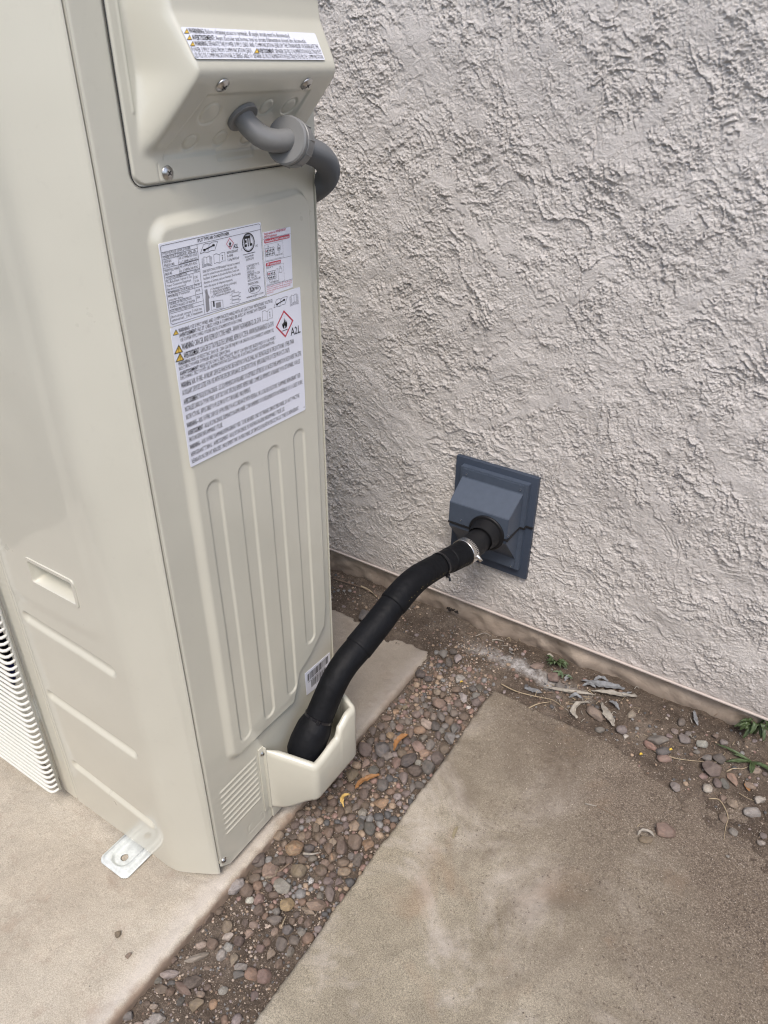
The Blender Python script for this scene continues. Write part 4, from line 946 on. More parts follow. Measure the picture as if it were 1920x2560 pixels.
# bar code sticker
l5 = sticker([(762, 1685), (824, 1631), (828, 1690), (767, 1738)], (UX+0.0006, 0, 0), (1, 0, 0), unit, rad=.0006); l5['label'] = 'small white bar code sticker behind the black pipe'
k = Ink((UX+0.0009, 0, 0), (1, 0, 0), 480, 1600, .2713); rg = random.Random(8)
for r0, r1, xa, xb in ((0, 62, 1062, 1250), (85, 150, 1098, 1230)):
    x = xa
    while x < xb:
        w_ = rg.choice([2, 2, 4, 6]); y = 322-(x-1060)*.93+r0
        k.poly([(x, y), (x+w_, y-w_*.93), (x+w_+3, y-w_*.93+(r1-r0)), (x+3, y+(r1-r0))], 0); x += w_+rg.choice([2, 3, 5])
k.text('EEC4700450802012', (1072, 395), (1225, 250), .0035)
k.build(l5)

# ------------------------------------------------------------------ electrical conduit
cond = empty('electrical_conduit', (-0.75, 0.82, 1.39)); tag(cond, 'grey plastic conduit elbow and flexible hose curving from the wiring cover behind the unit', 'conduit')
fc = onp(400+735*.27728, 50+862*.27728, (-0.7105, 0, 1.473), (.69, 0, -.72))
mb = MB(); mb.lathe(fc, UN, [(0.0, 0.0225), (0.0045, 0.0225), (0.0055, 0.0215), (0.0055, 0.0145)], 40); mb.build('flange', M['conduit'], cond)
n1 = onx(719, 352, -0.716); n2 = onx(757, 371, -0.722)
ax = (n2-n1).normalized()
c0_, c1_, c2_ = fc+UN*0.006, fc+UN*0.046, n1-ax*0.004
pth = [fc, fc+UN*0.003]+[c0_.lerp(c1_, t/24).lerp(c1_.lerp(c2_, t/24), t/24) for t in range(25)]+[n1+ax*0.002]
mb = MB(); mb.tube(pth, 0.0146, 28); mb.build('elbow', M['conduit'], cond)
mb = MB(); s0 = pth[8:24]; side_ = [p+(RIGHT*0.35+UP*0.94).normalized()*0.0143 for p in s0]; mb.tube(side_, 0.0009, 6); mb.build('mould_seam', M['conduit'], cond)
mb = MB(); mb.lathe(n1-ax*0.006, ax, [(0.0, 0.014), (0.0, 0.029), (0.002, 0.031), (0.007, 0.031), (0.0075, 0.0295), (0.009, 0.0295), (0.010, 0.0312), (0.027, 0.0300), (0.0285, 0.0285), (0.0285, 0.016)], 48)
mb.build('coupling', M['conduit'], cond)
cp = ax.orthogonal().normalized(); cq = ax.cross(cp)
for i in range(10):
    a = i*2*math.pi/10; dirv = cp*math.cos(a)+cq*math.sin(a); c = n1-ax*0.006+dirv*0.0308
    mb = MB(); mb.tube([c+ax*0.012, c+ax*0.026], 0.0008, 6); mb.build('grip_rib', M['conduit'], cond)
h0 = n2
hp = catmull([n1+ax*0.010, n1+ax*0.030, onx(802, 392, -0.732), onx(821, 428, -0.756), onx(799, 466, -0.795), Vector((-0.88, 1.047, 1.275)), Vector((-1.0, 1.05, 1.20))], 22)
rad = [0.0178+0.0005*(1 if i % 2 else -1) for i in range(len(hp)*3)]
fine = []
for i in range(len(hp)-1):
    for t in range(3): fine.append(hp[i].lerp(hp[i+1], t/3))
mb = MB(); mb.tube(fine, rad[:len(fine)], 28); mb.build('flexible_hose', M['hose'], cond)

# ------------------------------------------------------------------ wall hood
hood = empty('wall_hood', (-0.68, WY, 0.27)); tag(hood, 'slate blue plastic line set hood screwed on the stucco wall', 'wall hood')
def pX(px, py, Y): return ony(px, py, Y).x
mb = MB(); mb.box(-0.797, -0.560, 1.598, 1.612, 0.268, 0.586, 0.0012); mb.build('backing_plate', M['hood2'], hood)
HZS = 0.440
def hood_body(up):
    """prism from a (Y, z) profile between two X planes, with a wider base band"""
    mb = MB()
    def prism(prof, x0, x1, taper=0.0):
        bm = mb.bm; A = [bm.verts.new((x0+taper*(1.59-y), y, z)) for y, z in prof]; B = [bm.verts.new((x1-taper*(1.59-y), y, z)) for y, z in prof]; n = len(prof)
        bm.faces.new(A); bm.faces.new(B[::-1])
        for i in range(n): bm.faces.new((A[i], A[(i+1) % n], B[(i+1) % n], B[i]))
    if up:
        prism([(1.5985, HZS), (1.5985, 0.566), (1.578, 0.566), (1.578, 0.541), (1.506, 0.500), (1.506, HZS)], -0.766, -0.589, 0.04)
        prism([(1.599, HZS), (1.599, 0.569), (1.581, 0.569), (1.581, HZS)], -0.774, -0.578)
    else:
        z1 = HZS-0.0045
        prism([(1.5985, z1), (1.508, z1), (1.508, 0.425), (1.580, 0.338), (1.580, 0.303), (1.5985, 0.303)], -0.764, -0.591, 0.03)
        prism([(1.599, z1), (1.583, z1), (1.583, 0.300), (1.599, 0.300)], -0.772, -0.580)
    bmesh.ops.bevel(mb.bm, geom=mb.bm.edges[:], offset=0.0012, segments=2, affect='EDGES')
    return mb
hood_body(True).build('upper_cover', M['hood'], hood); hood_body(False).build('lower_cover', M['hood'], hood)
mb = MB(); mb.box(-0.7635, -0.5885, 1.5045, 1.585, HZS-0.0048, HZS+0.0002); mb.box(-0.775, -0.5765, 1.580, 1.5975, HZS-0.0048, HZS+0.0002); mb.box(-0.798, -0.5585, 1.595, 1.600, HZS-0.0048, HZS+0.0002); mb.build('gasket', M['gasket'], hood)
for px, py, Y in ((1166, 1186, 1.5775), (1301, 1225, 1.5775), (1152, 1301, 1.5055), (1269, 1341, 1.5055), (1277, 1416, 1.5795)):
    mb = MB(); c = ony(px, py, Y); mb.lathe(c, (0, -1, 0), [(0, .0048), (.0008, .0046), (.0008, .0030), (.0002, .0026), (.0002, 0)], 20); mb.mi = 1
    mb.lathe(c+Vector((0, -0.0006, 0)), (0, -1, 0), [(0, .0014), (0.0003, 0)], 12)
    mb.build('screw', [M['hood'], M['screw']], hood, autosm=False)
# rubber boot
bc = ony(1215, 1333, 1.502); bend = ony(1166, 1376, 1.43)
bp = [bc+Vector((0, 0.01, 0)), bc]
bax = (bend-bc).normalized(); bax0 = Vector((0, -1, 0))
# ------------------------------------------------------------------ insulated pipe path
pa = Vector((-0.735, 0.87, 0)); pb = Vector((bc.x, 1.50, 0)); pdir = (pb-pa).normalized(); pn = Vector((pdir.y, -pdir.x, 0))
def onpipe(px, py): return onp(px, py, pa, pn)
key = [onpipe(757, 1888), onpipe(772, 1850), onpipe(797, 1793), onpipe(834, 1708), onpipe(864, 1658), onpipe(898, 1617), onpipe(944, 1560), onpipe(986, 1506), onpipe(1037, 1451), onpipe(1098, 1413), onpipe(1135, 1395), onpipe(1168, 1376), onpipe(1196, 1352), bc]
PATH = catmull(key, 16)
def seg_between(i0, i1): return PATH[int(i0*16):int(i1*16)+1]
mb = MB(); mb.lathe(bc+Vector((0, .004, 0)), (0, -1, 0), [(0, 0.0500), (.004, 0.0505), (.006, 0.0490), (.007, 0.0425), (.022, 0.0390), (.040, 0.0345)], 48)
sg = seg_between(11.15, 13); sg = [sg[0]]+sg[1:]
mb.tube(sg, [0.0322+0.0012*(i/len(sg)) for i in range(len(sg))], 40, True)
mb.build('rubber_boot', M['rubber'], hood)
# stainless clamp on the boot
ci = 10.95; cpth = seg_between(10.66, 11.12); mb = MB(); mb.tube(cpth, 0.0354, 48, True); mb.mi = 1
cm = PATH[int(ci*16)]; ct = (PATH[int(ci*16)+2]-PATH[int(ci*16)-2]).normalized(); rv = (CAM-cm); rv = (rv-ct*rv.dot(ct)).normalized(); bv = ct.cross(rv)
for i in range(9):
    a = -0.45+i*0.125; d_ = rv*math.cos(a)+bv*math.sin(a); e_ = -rv*math.sin(a)+bv*math.cos(a); c = cm+d_*0.0357
    mb.poly([c-ct*.0036-e_*.0009, c+ct*.0036-e_*.0009, c+ct*.0036+e_*.0009, c-ct*.0036+e_*.0009])
mb.mi = 0
for a in (0.95,):
    d_ = rv*math.cos(a)+bv*math.sin(a); mb.tube([cm+d_*0.038-bv*.012, cm+d_*0.038+bv*.012], 0.0048, 12)
mb.build('hose_clamp', [M['clamp'], M['dark']], hood, autosm=False)

pipe = empty('insulated_pipe', PATH[0]); tag(pipe, 'thick black foam insulated refrigerant pipe running from the pipe cover up to the wall hood', 'pipe')
def sleeve(i0, i1, r0, r1, lip0=True, lip1=True):
    s_ = seg_between(i0, i1); n = len(s_); rr = []
    for j in range(n):
        t = j/(n-1); v = r0+(r1-r0)*t+0.0004*math.sin(j*0.11+i0)
        e = min(j if lip0 else 99, (n-1-j) if lip1 else 99); v -= 0.0020*max(0, 1-e/1.1)**1.4; rr.append(v)
    mb = MB(); mb.tube(s_, rr, 44); return mb.build('foam_sleeve', M['foam'], pipe, autosm=False)
s_ = seg_between(0.0, 2.02); mb = MB(); nn = len(s_)
mb.tube(s_, [float(np.interp(j/(nn-1), [0, .12, .45, .80, .93, 1.0], [.036, .0395, .0405, .0385, .0345, .0305])) for j in range(nn)], 44); mb.build('foam_sleeve', M['foam'], pipe, autosm=False)
sleeve(1.95, 5.0, 0.0305, 0.0312, True, True)
sleeve(4.90, 7.0, 0.0336, 0.0308, True, True)
sleeve(6.92, 9.05, 0.0336, 0.0300, True, True)
sleeve(9.0, 9.75, 0.0300, 0.0306, False, True)
sleeve(9.62, 10.72, 0.0318, 0.0336, True, True)
def tie(i, r, ang, tail):
    c = PATH[int(i*16)]; t = (PATH[int(i*16)+1]-PATH[int(i*16)-1]).normalized(); mb = MB()
    mb.lathe(c-t*0.0035, t, [(0, r-.002), (0.0005, r+.0006), (.0065, r+.0006), (.007, r-.002)], 48)
    rv = CAM-c; rv = (rv-t*rv.dot(t)).normalized(); bv = t.cross(rv); d_ = rv*math.cos(ang)+bv*math.sin(ang); e_ = -rv*math.sin(ang)+bv*math.cos(ang)
    q = c+d_*(r+.002); mb.tube([q-t*.0045, q+t*.0045], 0.0044, 8)
    if tail: mb.tube([q, q+d_*.008, q+d_*.014+e_*.004], 0.0026, 8)
    return mb.build('cable_tie', M['tie'], pipe)
tie(2.04, 0.0322, 0.12, False); tie(9.1, 0.0302, 1.45, True)
# faded print specks along the sleeves
rg = random.Random(4)
for (ia, ib, ang, r_) in ((7.3, 9.0, 0.80, .0322), (9.75, 10.5, 0.95, .0326)):
    i = ia; mb = MB()
    while i < ib:
        j = int(i*16); c = PATH[j]; t = (PATH[j+1]-PATH[j-1]).normalized(); rv = (CAM-c); rv = (rv-t*rv.dot(t)).normalized(); bv = t.cross(rv)
        if bv.z > 0: bv = -bv
        a = ang+rg.uniform(-.05, .05); d_ = rv*math.cos(a)+bv*math.sin(a); e_ = -rv*math.sin(a)+bv*math.cos(a)
        rr_ = r_+0.0012; w_, h_ = rg.uniform(.0008, .002), rg.uniform(.001, .0022); q = c+d_*rr_
        mb.poly([q-t*w_-e_*h_*.4, q+t*w_*.3-e_*h_, q+t*w_+e_*h_*.3, q-t*w_*.2+e_*h_]); i += rg.uniform(.06, .2)
    mb.build('faded_print', M['print'], pipe, autosm=False)
mb = MB(); e0 = PATH[8]; t0 = (PATH[0]-PATH[8]).normalized(); mb.lathe(e0+t0*0.0, t0, [(0, 0.020), (0.03, 0.020), (0.032, 0.015), (0.055, 0.015), (0.055, 0)], 6); mb.build('brass_fitting', M['brass'], pipe)

# ------------------------------------------------------------------ stones
def base_stone(seed, angular):
    bm = bmesh.new(); bmesh.ops.create_icosphere(bm, subdivisions=4, radius=1); rg = random.Random(seed); off = Vector((seed*7.3, seed*1.7, 0))
    planes = [(Vector((rg.gauss(0, 1), rg.gauss(0, 1), rg.gauss(0, 1))).normalized(), rg.uniform(0.56, 0.88)) for _ in range(13 if angular else 6)]
    for v in bm.verts:
        p = v.co.copy(); k = 1+0.22*mnoise.noise(p*0.9+off)+0.07*mnoise.noise(p*2.3+off)+0.018*mnoise.noise(p*6+off)
        p *= k
        for n, d in planes:
            s_ = p.dot(n)-d
            if s_ > 0: p -= n*s_*(0.95 if angular else 0.72)
        p += p.normalized()*0.02*mnoise.noise(p*9+off)
        v.co = p
    mx = [max(abs(v.co[i]) for v in bm.verts) for i in range(3)]
    for v in bm.verts: v.co = Vector((v.co[i]/mx[i] for i in range(3)))
    me = D.meshes.new('stone'); bm.to_mesh(me); bm.free()
    me.polygons.foreach_set('use_smooth', [True]*len(me.polygons)); me.materials.append(M['stone']); return me
ROUND = [base_stone(i, False) for i in range(1, 9)]; ANG = [base_stone(i, True) for i in range(20, 27)]
COL = dict(tan=(.30, .225, .16), ltan=(.38, .31, .25), brown=(.175, .120, .088), dbrown=(.115, .082, .068), orange=(.36, .215, .115), pink=(.32, .205, .175), salmon=(.36, .20, .15),
           grey=(.19, .183, .174), lgrey=(.33, .32, .31), dgrey=(.086, .083, .082), slate=(.112, .118, .124), purple=(.14, .112, .105), mauve=(.215, .178, .168), olive=(.235, .19, .115),
           white=(.62, .61, .60), green=(.10, .115, .11), gold=(.40, .27, .13), pinkbrown=(.235, .155, .13), pale=(.50, .47, .43))
CNAME = dict(tan='tan', ltan='light tan', brown='brown', dbrown='dark brown', orange='orange tan', pink='pink', salmon='salmon', grey='grey', lgrey='light grey', dgrey='dark grey', slate='slate blue-grey',
             purple='purplish brown', mauve='mauve', olive='olive tan', white='white', green='greenish grey', gold='golden', pinkbrown='pinkish brown', pale='pale')
placed = []   # (x, y, r)
def stone(px, py, wpx, hpx, ang, col, label=None, z=None, ang_=False, group='pebbles lying in the gravel strip', sink=0.30, flat=None, zoff=0.0):
    """one stone from its centre, size and tilt in the photograph, laid on the ground there"""
    rg = random.Random(int(px*13+py*7)); zz = z
    if zz is None:
        zz = -0.025
        for _ in range(3): q = onz(px, py, zz); zz = gz(q.x, q.y)
    zt = zz+0.006; a = R(ang); u = (math.cos(a)*wpx/2, math.sin(a)*wpx/2); v = (-math.sin(a)*hpx/2, math.cos(a)*hpx/2)
    A = onz(px+u[0], py+u[1], zt)-onz(px-u[0], py-u[1], zt); B = onz(px+v[0], py+v[1], zt)-onz(px-v[0], py-v[1], zt); c = onz(px, py, zt)
    rx, ry = A.length/2, B.length/2; ry = min(ry, rx*1.9) ; rz = (flat or rg.uniform(.55, .8))*min(rx, ry)
    # the tall side of a stone eats part of its image height
    th = math.atan2(A.y, A.x)
    return add_stone(c.x, c.y, zz+rz*(1-2*sink*0.6)+zoff, rx, ry*0.86, rz, th, col, label, rg, ang_, group)
def jit(c, rg, k=.16):
    g_ = sum(c)/3; c = tuple(x*.80+g_*f_*.20+.10*g_*f_-.10*x for x, f_ in zip(c, (1.15, 1.0, .84))); m_ = .84*(1+rg.uniform(-k, k)); return tuple(max(0, x*m_*(1+rg.uniform(-.05, .05))) for x in c)
def add_stone(x, y, z, rx, ry, rz, th, col, label, rg, ang_=False, group=None, tilt=.18):
    me = rg.choice(ANG if (ang_ or rg.random() < .5) else ROUND); o = D.objects.new('pebble', me); link(o)
    o.location = (x, y, z); o.scale = (rx, ry, rz); o.rotation_euler = (rg.uniform(-tilt, tilt), rg.uniform(-tilt, tilt), th)
    o.color = (*jit(COL[col], rg), 1); placed.append((x, y, (rx+ry)/2)); tag(o, label or lab(x, y, col, rx, ry, ang_), 'pebble', group); return o
def lab(x, y, col, rx=.01, ry=.01, ang_=False):
    if y > 1.42: where = ('behind the concrete pad' if x < PADX else 'below the foundation left of the weed tuft' if x < -.45 else 'below the foundation by the dead leaves' if x < -.2 else 'below the foundation towards the right weed')
    elif x > PATHX: where = 'on soil left of the crooked straw' if x < -.06 else 'on soil near the right weed'
    else:
        band = ('beyond the orange pebble' if y > 1.27 else 'near the smooth orange pebble' if y > 1.12 else 'near the upright orange leaf' if y > .98 else 'beside the long orange leaf' if y > .86 else
                'just past the pipe cover' if y > .76 else 'level with the vent slots' if y > .67 else 'at the unit corner' if y > .58 else 'level with the golden stone' if y > .49 else 'at the sandy near end')
        t = (x-PADX)/(PATHX-PADX); side = 'against the pad' if t < .22 else 'nearer the pad' if t < .45 else 'mid-strip' if t < .62 else 'nearer the walkway' if t < .82 else 'against the walkway'
        where = f'{side}, {band}'
    m_ = max(rx, ry); size = 'tiny' if m_ < .0062 else 'small' if m_ < .0095 else 'medium' if m_ < .014 else 'large'
    shape = 'long' if max(rx, ry) > 1.55*min(rx, ry) else 'angular' if ang_ else 'rounded'
    return f'{size} {shape} {CNAME[col]} pebble {where}'
def G(x, y): return 200+x*.4822, 2100+y*.4822
def Dd(x, y): return 600+x*.42194, 1500+y*.42194
def Ee(x, y): return 1000+x*.55455, 1450+y*.55455
rows_G = """915 100 80 92 0 purple;800 243 105 84 -20 lgrey;985 160 72 100 20 tan a;1110 45 90 78 0 orange;1133 162 85 90 0 olive a;1050 243 86 80 10 lgrey a;880 310 40 50 20 white;928 307 50 72 15 pink;1072 335 68 80 20 gold a;1225 337 100 62 5 tan;663 387 56 110 5 brown;598 453 50 70 20 brown;765 445 50 85 5 tan;768 505 60 48 -20 pale a;770 552 44 52 0 lgrey a;627 543 56 48 0 ltan a;687 537 58 80 5 brown a;823 520 55 72 0 dbrown;875 485 46 50 0 tan;1010 415 86 54 5 mauve;1045 532 62 100 5 purple a;935 558 46 56 0 pinkbrown;988 590 46 64 10 tan a;797 618 48 66 -5 tan;735 597 48 74 20 lgrey a;835 655 70 46 -15 lgrey a;605 607 130 34 -20 ltan a;820 697 70 48 10 slate a;895 697 82 80 10 salmon a;955 707 70 82 0 pinkbrown;460 693 96 46 3 lgrey a;590 735 130 74 -15 dbrown a;530 775 98 66 38 brown a;465 783 46 50 0 brown;422 770 64 54 0 brown a;400 723 44 36 0 grey;740 778 50 48 0 lgrey;625 798 44 44 0 tan a;660 762 34 48 0 brown;600 855 86 66 -10 olive a;690 850 40 60 0 orange a;380 857 44 40 0 ltan a;238 910 72 52 5 grey;400 925 92 60 -5 lgrey a;902 805 44 60 0 purple;520 835 38 50 0 green;1080 465 60 54 -10 grey;1013 475 40 60 25 tan;1100 415 36 48 0 brown;1145 410 28 80 10 pink a;1183 430 40 56 0 brown a;1150 473 44 50 0 grey;1110 520 56 56 10 purple;1180 370 76 42 30 tan a;1123 383 34 44 0 purple;1198 207 28 38 0 white;1300 275 54 94 -10 mauve;1368 163 70 56 5 tan a;1290 212 60 44 0 mauve a;980 243 40 50 0 purple;1005 283 50 42 0 brown;862 265 64 72 20 brown;905 197 60 46 -25 brown;920 158 60 26 -8 brown;1245 292 36 46 0 mauve;1020 368 42 46 0 grey;930 365 56 70 30 brown a;725 362 56 50 -20 brown a;700 330 60 46 -30 brown a;1090 580 34 60 15 mauve;1035 640 42 70 20 brown;970 530 38 50 0 brown;487 620 36 40 0 brown a;475 735 36 26 0 slate;350 845 40 34 0 brown;300 948 46 30 0 ltan a;345 945 40 40 0 lgrey a;855 430 34 54 -10 dbrown;900 437 44 38 0 tan;1340 215 40 46 20 purple;1440 100 46 70 10 purple;1405 82 36 46 0 grey a;1270 118 40 48 0 tan;1180 75 44 40 0 grey a;1083 105 46 50 0 dbrown;1020 112 46 60 30 dbrown;1060 18 30 40 0 tan;1290 40 50 70 0 brown;1365 115 60 46 0 brown;1310 88 40 50 10 orange a;660 660 36 20 0 tan;960 470 0 0 0 tan;1250 158 56 64 0 brown a;1310 180 40 40 0 dbrown""".split(';')
rows_D = """665 1040 76 94 15 olive;655 1108 60 50 30 brown;840 1207 96 62 0 orange;725 1258 52 54 0 lgrey a;768 1347 64 100 -5 green;712 1325 48 96 -10 slate;680 1432 84 120 0 brown a;755 1457 70 100 15 orange a;604 1465 62 96 5 brown;545 1440 50 74 0 tan a;527 1378 60 76 0 brown;320 1480 90 80 0 orange;227 1392 66 82 10 tan a;187 1420 34 54 20 ltan;680 1335 60 74 20 tan a;735 1150 66 76 0 dbrown;845 1100 72 84 -25 slate;738 1040 60 58 20 tan a;787 1018 66 80 0 green a;745 970 46 60 15 pink;742 885 78 92 0 purple;870 930 74 58 0 mauve;842 888 80 96 0 slate a;910 868 60 66 0 dgrey;960 907 58 56 0 brown;1000 955 118 78 -38 dgrey;925 975 58 84 10 pinkbrown a;1060 870 74 58 20 pink;1127 858 50 76 10 grey;1170 940 74 74 0 purple;1115 990 78 100 10 green a;1038 1015 88 66 5 dbrown;970 1055 56 88 0 mauve;1065 775 66 50 5 orange;1105 735 54 84 -25 ltan a;1010 785 48 64 0 brown;945 752 46 46 0 pink;1178 620 74 66 0 pinkbrown;1245 822 60 72 -30 grey a;1268 765 50 66 0 slate;1210 880 54 70 0 brown;1327 690 62 46 5 brown;1370 655 32 50 20 salmon;922 662 42 34 0 orange;975 635 38 30 10 olive;1025 572 34 28 0 pink;932 1162 50 48 0 lgrey a;985 1150 52 46 0 mauve;1020 1110 38 66 0 grey;1065 1098 60 58 30 dgrey;898 800 58 40 -10 orange a;845 808 36 50 0 mauve;787 775 44 52 0 purple;835 755 50 54 0 purple;870 695 60 30 0 brown;1045 678 50 52 20 mauve a;1195 690 48 72 -10 grey a;1157 748 50 60 0 dgrey;1288 350 46 58 15 lgrey;1240 365 40 64 0 dgrey;1068 440 56 46 0 dgrey;1115 470 50 34 0 dgrey;1325 578 40 56 0 lgrey a;1425 585 52 38 0 pink a;1355 632 28 22 0 white;1130 545 28 30 0 orange;1280 532 56 36 0 brown;1255 465 30 30 0 tan;1300 470 60 40 5 lgrey a;1020 525 40 34 0 brown;1400 605 50 54 30 purple;980 665 34 28 0 pink;1055 640 30 30 0 tan;1098 625 36 50 0 grey;1020 630 30 30 0 brown;905 625 30 36 0 purple;945 635 34 40 0 brown;1045 590 36 40 0 mauve;1085 580 30 40 0 grey;965 570 28 40 0 mauve;1205 320 56 44 0 grey;1265 305 40 30 0 dgrey;1380 520 44 40 0 slate;1420 520 44 44 0 dgrey;1395 565 50 36 0 grey a;1240 715 50 46 0 brown;1215 745 40 40 0 grey;1285 755 50 46 20 dgrey a;1175 800 40 54 0 purple;1095 905 60 44 -20 salmon;1055 960 44 46 0 lgrey;905 1010 48 42 0 mauve;833 960 46 52 0 purple;845 1015 36 50 0 purple;800 925 40 54 0 purple;620 1150 40 64 0 brown;590 1085 40 46 0 pinkbrown;640 1240 34 80 12 tan;600 1255 50 80 0 brown;550 1200 60 56 0 brown;500 1195 42 54 0 dbrown;535 1240 56 50 0 brown;460 1255 44 60 0 brown;405 1295 36 42 0 lgrey a;400 1260 40 34 0 pinkbrown;355 1270 60 50 0 brown;325 1330 50 56 0 dbrown;365 1400 44 60 0 tan;400 1390 44 60 0 brown;465 1400 56 64 0 brown;450 1345 40 60 0 brown;490 1425 44 54 40 pinkbrown;435 1440 50 40 0 brown;410 1470 60 54 0 dgrey;370 1535 50 46 0 brown;345 1612 94 96 0 olive a;290 1540 50 52 0 brown;240 1545 60 80 40 dbrown;180 1612 76 100 25 tan a;105 1537 88 98 0 purple;505 1550 44 60 0 tan;480 1605 72 76 20 brown a;540 1580 36 50 30 brown;550 1520 46 76 10 brown;612 1555 66 56 0 brown;615 1605 78 56 5 orange a;695 1545 54 84 0 purple;660 1520 40 60 10 grey a;590 1355 56 56 0 brown;625 1335 44 54 0 purple;575 1420 40 50 0 brown;600 1415 40 50 0 brown;440 1200 40 40 0 brown;710 1200 40 54 0 brown;745 1212 50 46 0 brown;685 1225 40 64 20 purple;700 1085 40 40 0 purple;750 1105 60 40 10 mauve a;660 1290 50 54 0 brown;1210 640 40 30 0 pink;395 1500 30 44 0 brown;430 1530 50 50 10 grey;310 1410 60 50 0 dbrown;300 1575 36 34 0 brown;240 1620 46 40 0 dbrown;1170 545 44 34 0 tan;1155 590 38 34 0 mauve;1200 565 40 30 0 brown;1235 590 44 40 0 tan;1290 610 44 50 0 purple;1240 640 36 50 0 grey;1270 670 50 50 10 mauve;1310 640 30 30 0 brown;1135 650 36 50 0 purple;1150 690 44 50 0 mauve a;1110 680 44 40 0 brown;1075 660 30 34 0 grey;1000 720 50 44 0 mauve a;960 720 40 34 0 purple;905 740 36 56 0 grey;880 770 40 50 0 purple;860 740 36 40 0 brown;935 830 60 54 0 tan a;990 835 40 44 0 purple;1030 830 36 50 0 dgrey;1085 820 50 44 0 grey;1060 740 40 30 0 brown;1195 770 36 44 0 grey a;775 840 50 50 0 purple;810 850 30 40 0 purple""".split(';')
rows_E = """690 440 56 54 0 pinkbrown;720 482 42 32 0 grey;880 605 84 48 38 pinkbrown;1045 605 36 42 20 ltan;1130 746 70 34 40 salmon a;1165 725 92 44 5 grey a;1190 770 62 40 -10 slate a;1193 805 62 36 5 pink;1360 740 56 34 8 lgrey a;1405 855 82 58 5 purple;1370 882 40 24 0 pink;1440 805 54 44 0 dgrey;1388 938 44 48 20 pale;1243 930 40 42 0 grey;1432 915 40 46 0 purple;1466 915 30 46 -5 slate;1500 895 38 66 -8 salmon;1580 925 52 26 15 tan;1610 857 52 28 0 tan;1500 1005 38 48 -10 tan a;1585 1048 74 44 0 lgrey;1620 990 54 30 10 lgrey a;1508 1135 44 38 0 grey;1460 1073 34 40 0 brown;1198 1130 84 64 0 pinkbrown;1108 1168 62 38 5 olive;902 672 40 30 0 grey;998 675 46 34 0 grey;1018 701 24 18 0 pale;1455 983 34 30 0 brown;1386 802 50 30 0 grey;1270 640 34 40 20 purple;1285 715 50 40 0 grey;1240 680 30 24 0 mauve;1640 1150 34 34 0 grey;1630 1180 38 26 20 lgrey;1290 1030 36 26 0 brown;1205 620 14 16 0 pale;620 385 60 26 0 pinkbrown;1645 870 24 20 0 purple;740 455 20 14 0 tan;1340 770 30 20 0 grey;1300 690 30 22 0 grey;1215 700 30 16 20 mauve;1480 1240 16 12 0 lgrey;1150 690 20 14 0 grey;1425 700 30 20 0 brown;1460 730 34 22 0 grey""".split(';')
uniq = {('G', 915, 100): 'large round dark purple-grey stone against the pad corner', ('G', 800, 243): 'largest smooth light grey stone beside the pad edge', ('G', 1050, 243): 'lumpy light grey angular stone in the middle of the gravel',
        ('G', 880, 310): 'white oval pebble next to a pinkish pebble', ('G', 1198, 207): 'tiny bright white pebble above the golden stone', ('G', 1072, 335): 'golden cracked angular stone', ('G', 590, 735): 'largest flat dark brown stone on the sandy soil',
        ('G', 768, 505): 'white crinkled chip under a tan pebble', ('G', 605, 607): 'long thin tan splinter of stone', ('G', 820, 697): 'angular slate blue stone beside the red stone', ('G', 895, 697): 'broad reddish stone touching a pinkish brown one',
        ('G', 1110, 45): 'smooth orange tan stone near the unit corner', ('G', 663, 387): 'tall narrow brown stone leaning by the pad', ('D', 665, 1040): 'olive yellow oval stone below the pipe cover', ('D', 768, 1347): 'smooth greenish grey oval stone by the bare soil',
        ('D', 1000, 955): 'long dark grey stone lying at a slant in the gravel', ('D', 1065, 775): 'smooth orange oval pebble near the walkway edge', ('D', 840, 1207): 'wide orange brown stone on bare soil', ('D', 845, 1100): 'flat blue-grey stone at the tip of an orange leaf',
        ('D', 742, 885): 'large round purplish stone touching the pad by the pipe cover', ('D', 1355, 632): 'tiny white pebble beside the walkway slab', ('D', 1105, 735): 'pale tan pointed stone above the orange pebble',
        ('E', 690, 440): 'pinkish stone just below the green weed tuft', ('E', 880, 605): 'long pinkish brown stone among dry leaves', ('E', 1130, 746): 'salmon coloured wedge stone on the soil', ('E', 1405, 855): 'wide dark purplish flat stone near the right weed',
        ('E', 1388, 938): 'whitish pear shaped pebble on the soil', ('E', 1198, 1130): 'brown clod-like stone lying alone on the walkway slab', ('E', 1585, 1048): 'light grey speckled stone at the right of the slab', ('E', 1500, 895): 'upright salmon pebble below the right weed'}
for nm, rows, fn in (('G', rows_G, G), ('D', rows_D, Dd), ('E', rows_E, Ee)):
    scl = dict(G=.4822, D=.42194, E=.55455)[nm]
    for rr in rows:
        t = rr.split(); x, y, wp, hp_, an = map(float, t[:5])
        if wp < 5: continue
        px, py = fn(x, y); q = onz(px, py, -.02)
        if nm == 'E':
            q0 = onz(px, py, 0.0); zz = max(gz(q0.x, q0.y), 0.0 if (q0.x > PATHX and q0.y < PATHY1) else -1); z_ = zz
            for _ in range(2):
                q0 = onz(px, py, z_); z_ = max(gz(q0.x, q0.y), 0.0 if (q0.x > PATHX and q0.y < PATHY1) else -1)
        else: z_ = None
        stone(px, py, wp*scl*1.10, hp_*scl*1.10, an, t[5], uniq.get((nm, int(x), int(y))), z=z_, ang_=(len(t) > 6), sink=.25 if nm != 'E' else .35,
              group='pebbles lying in the gravel strip' if nm != 'E' else 'stones scattered on the soil by the wall')
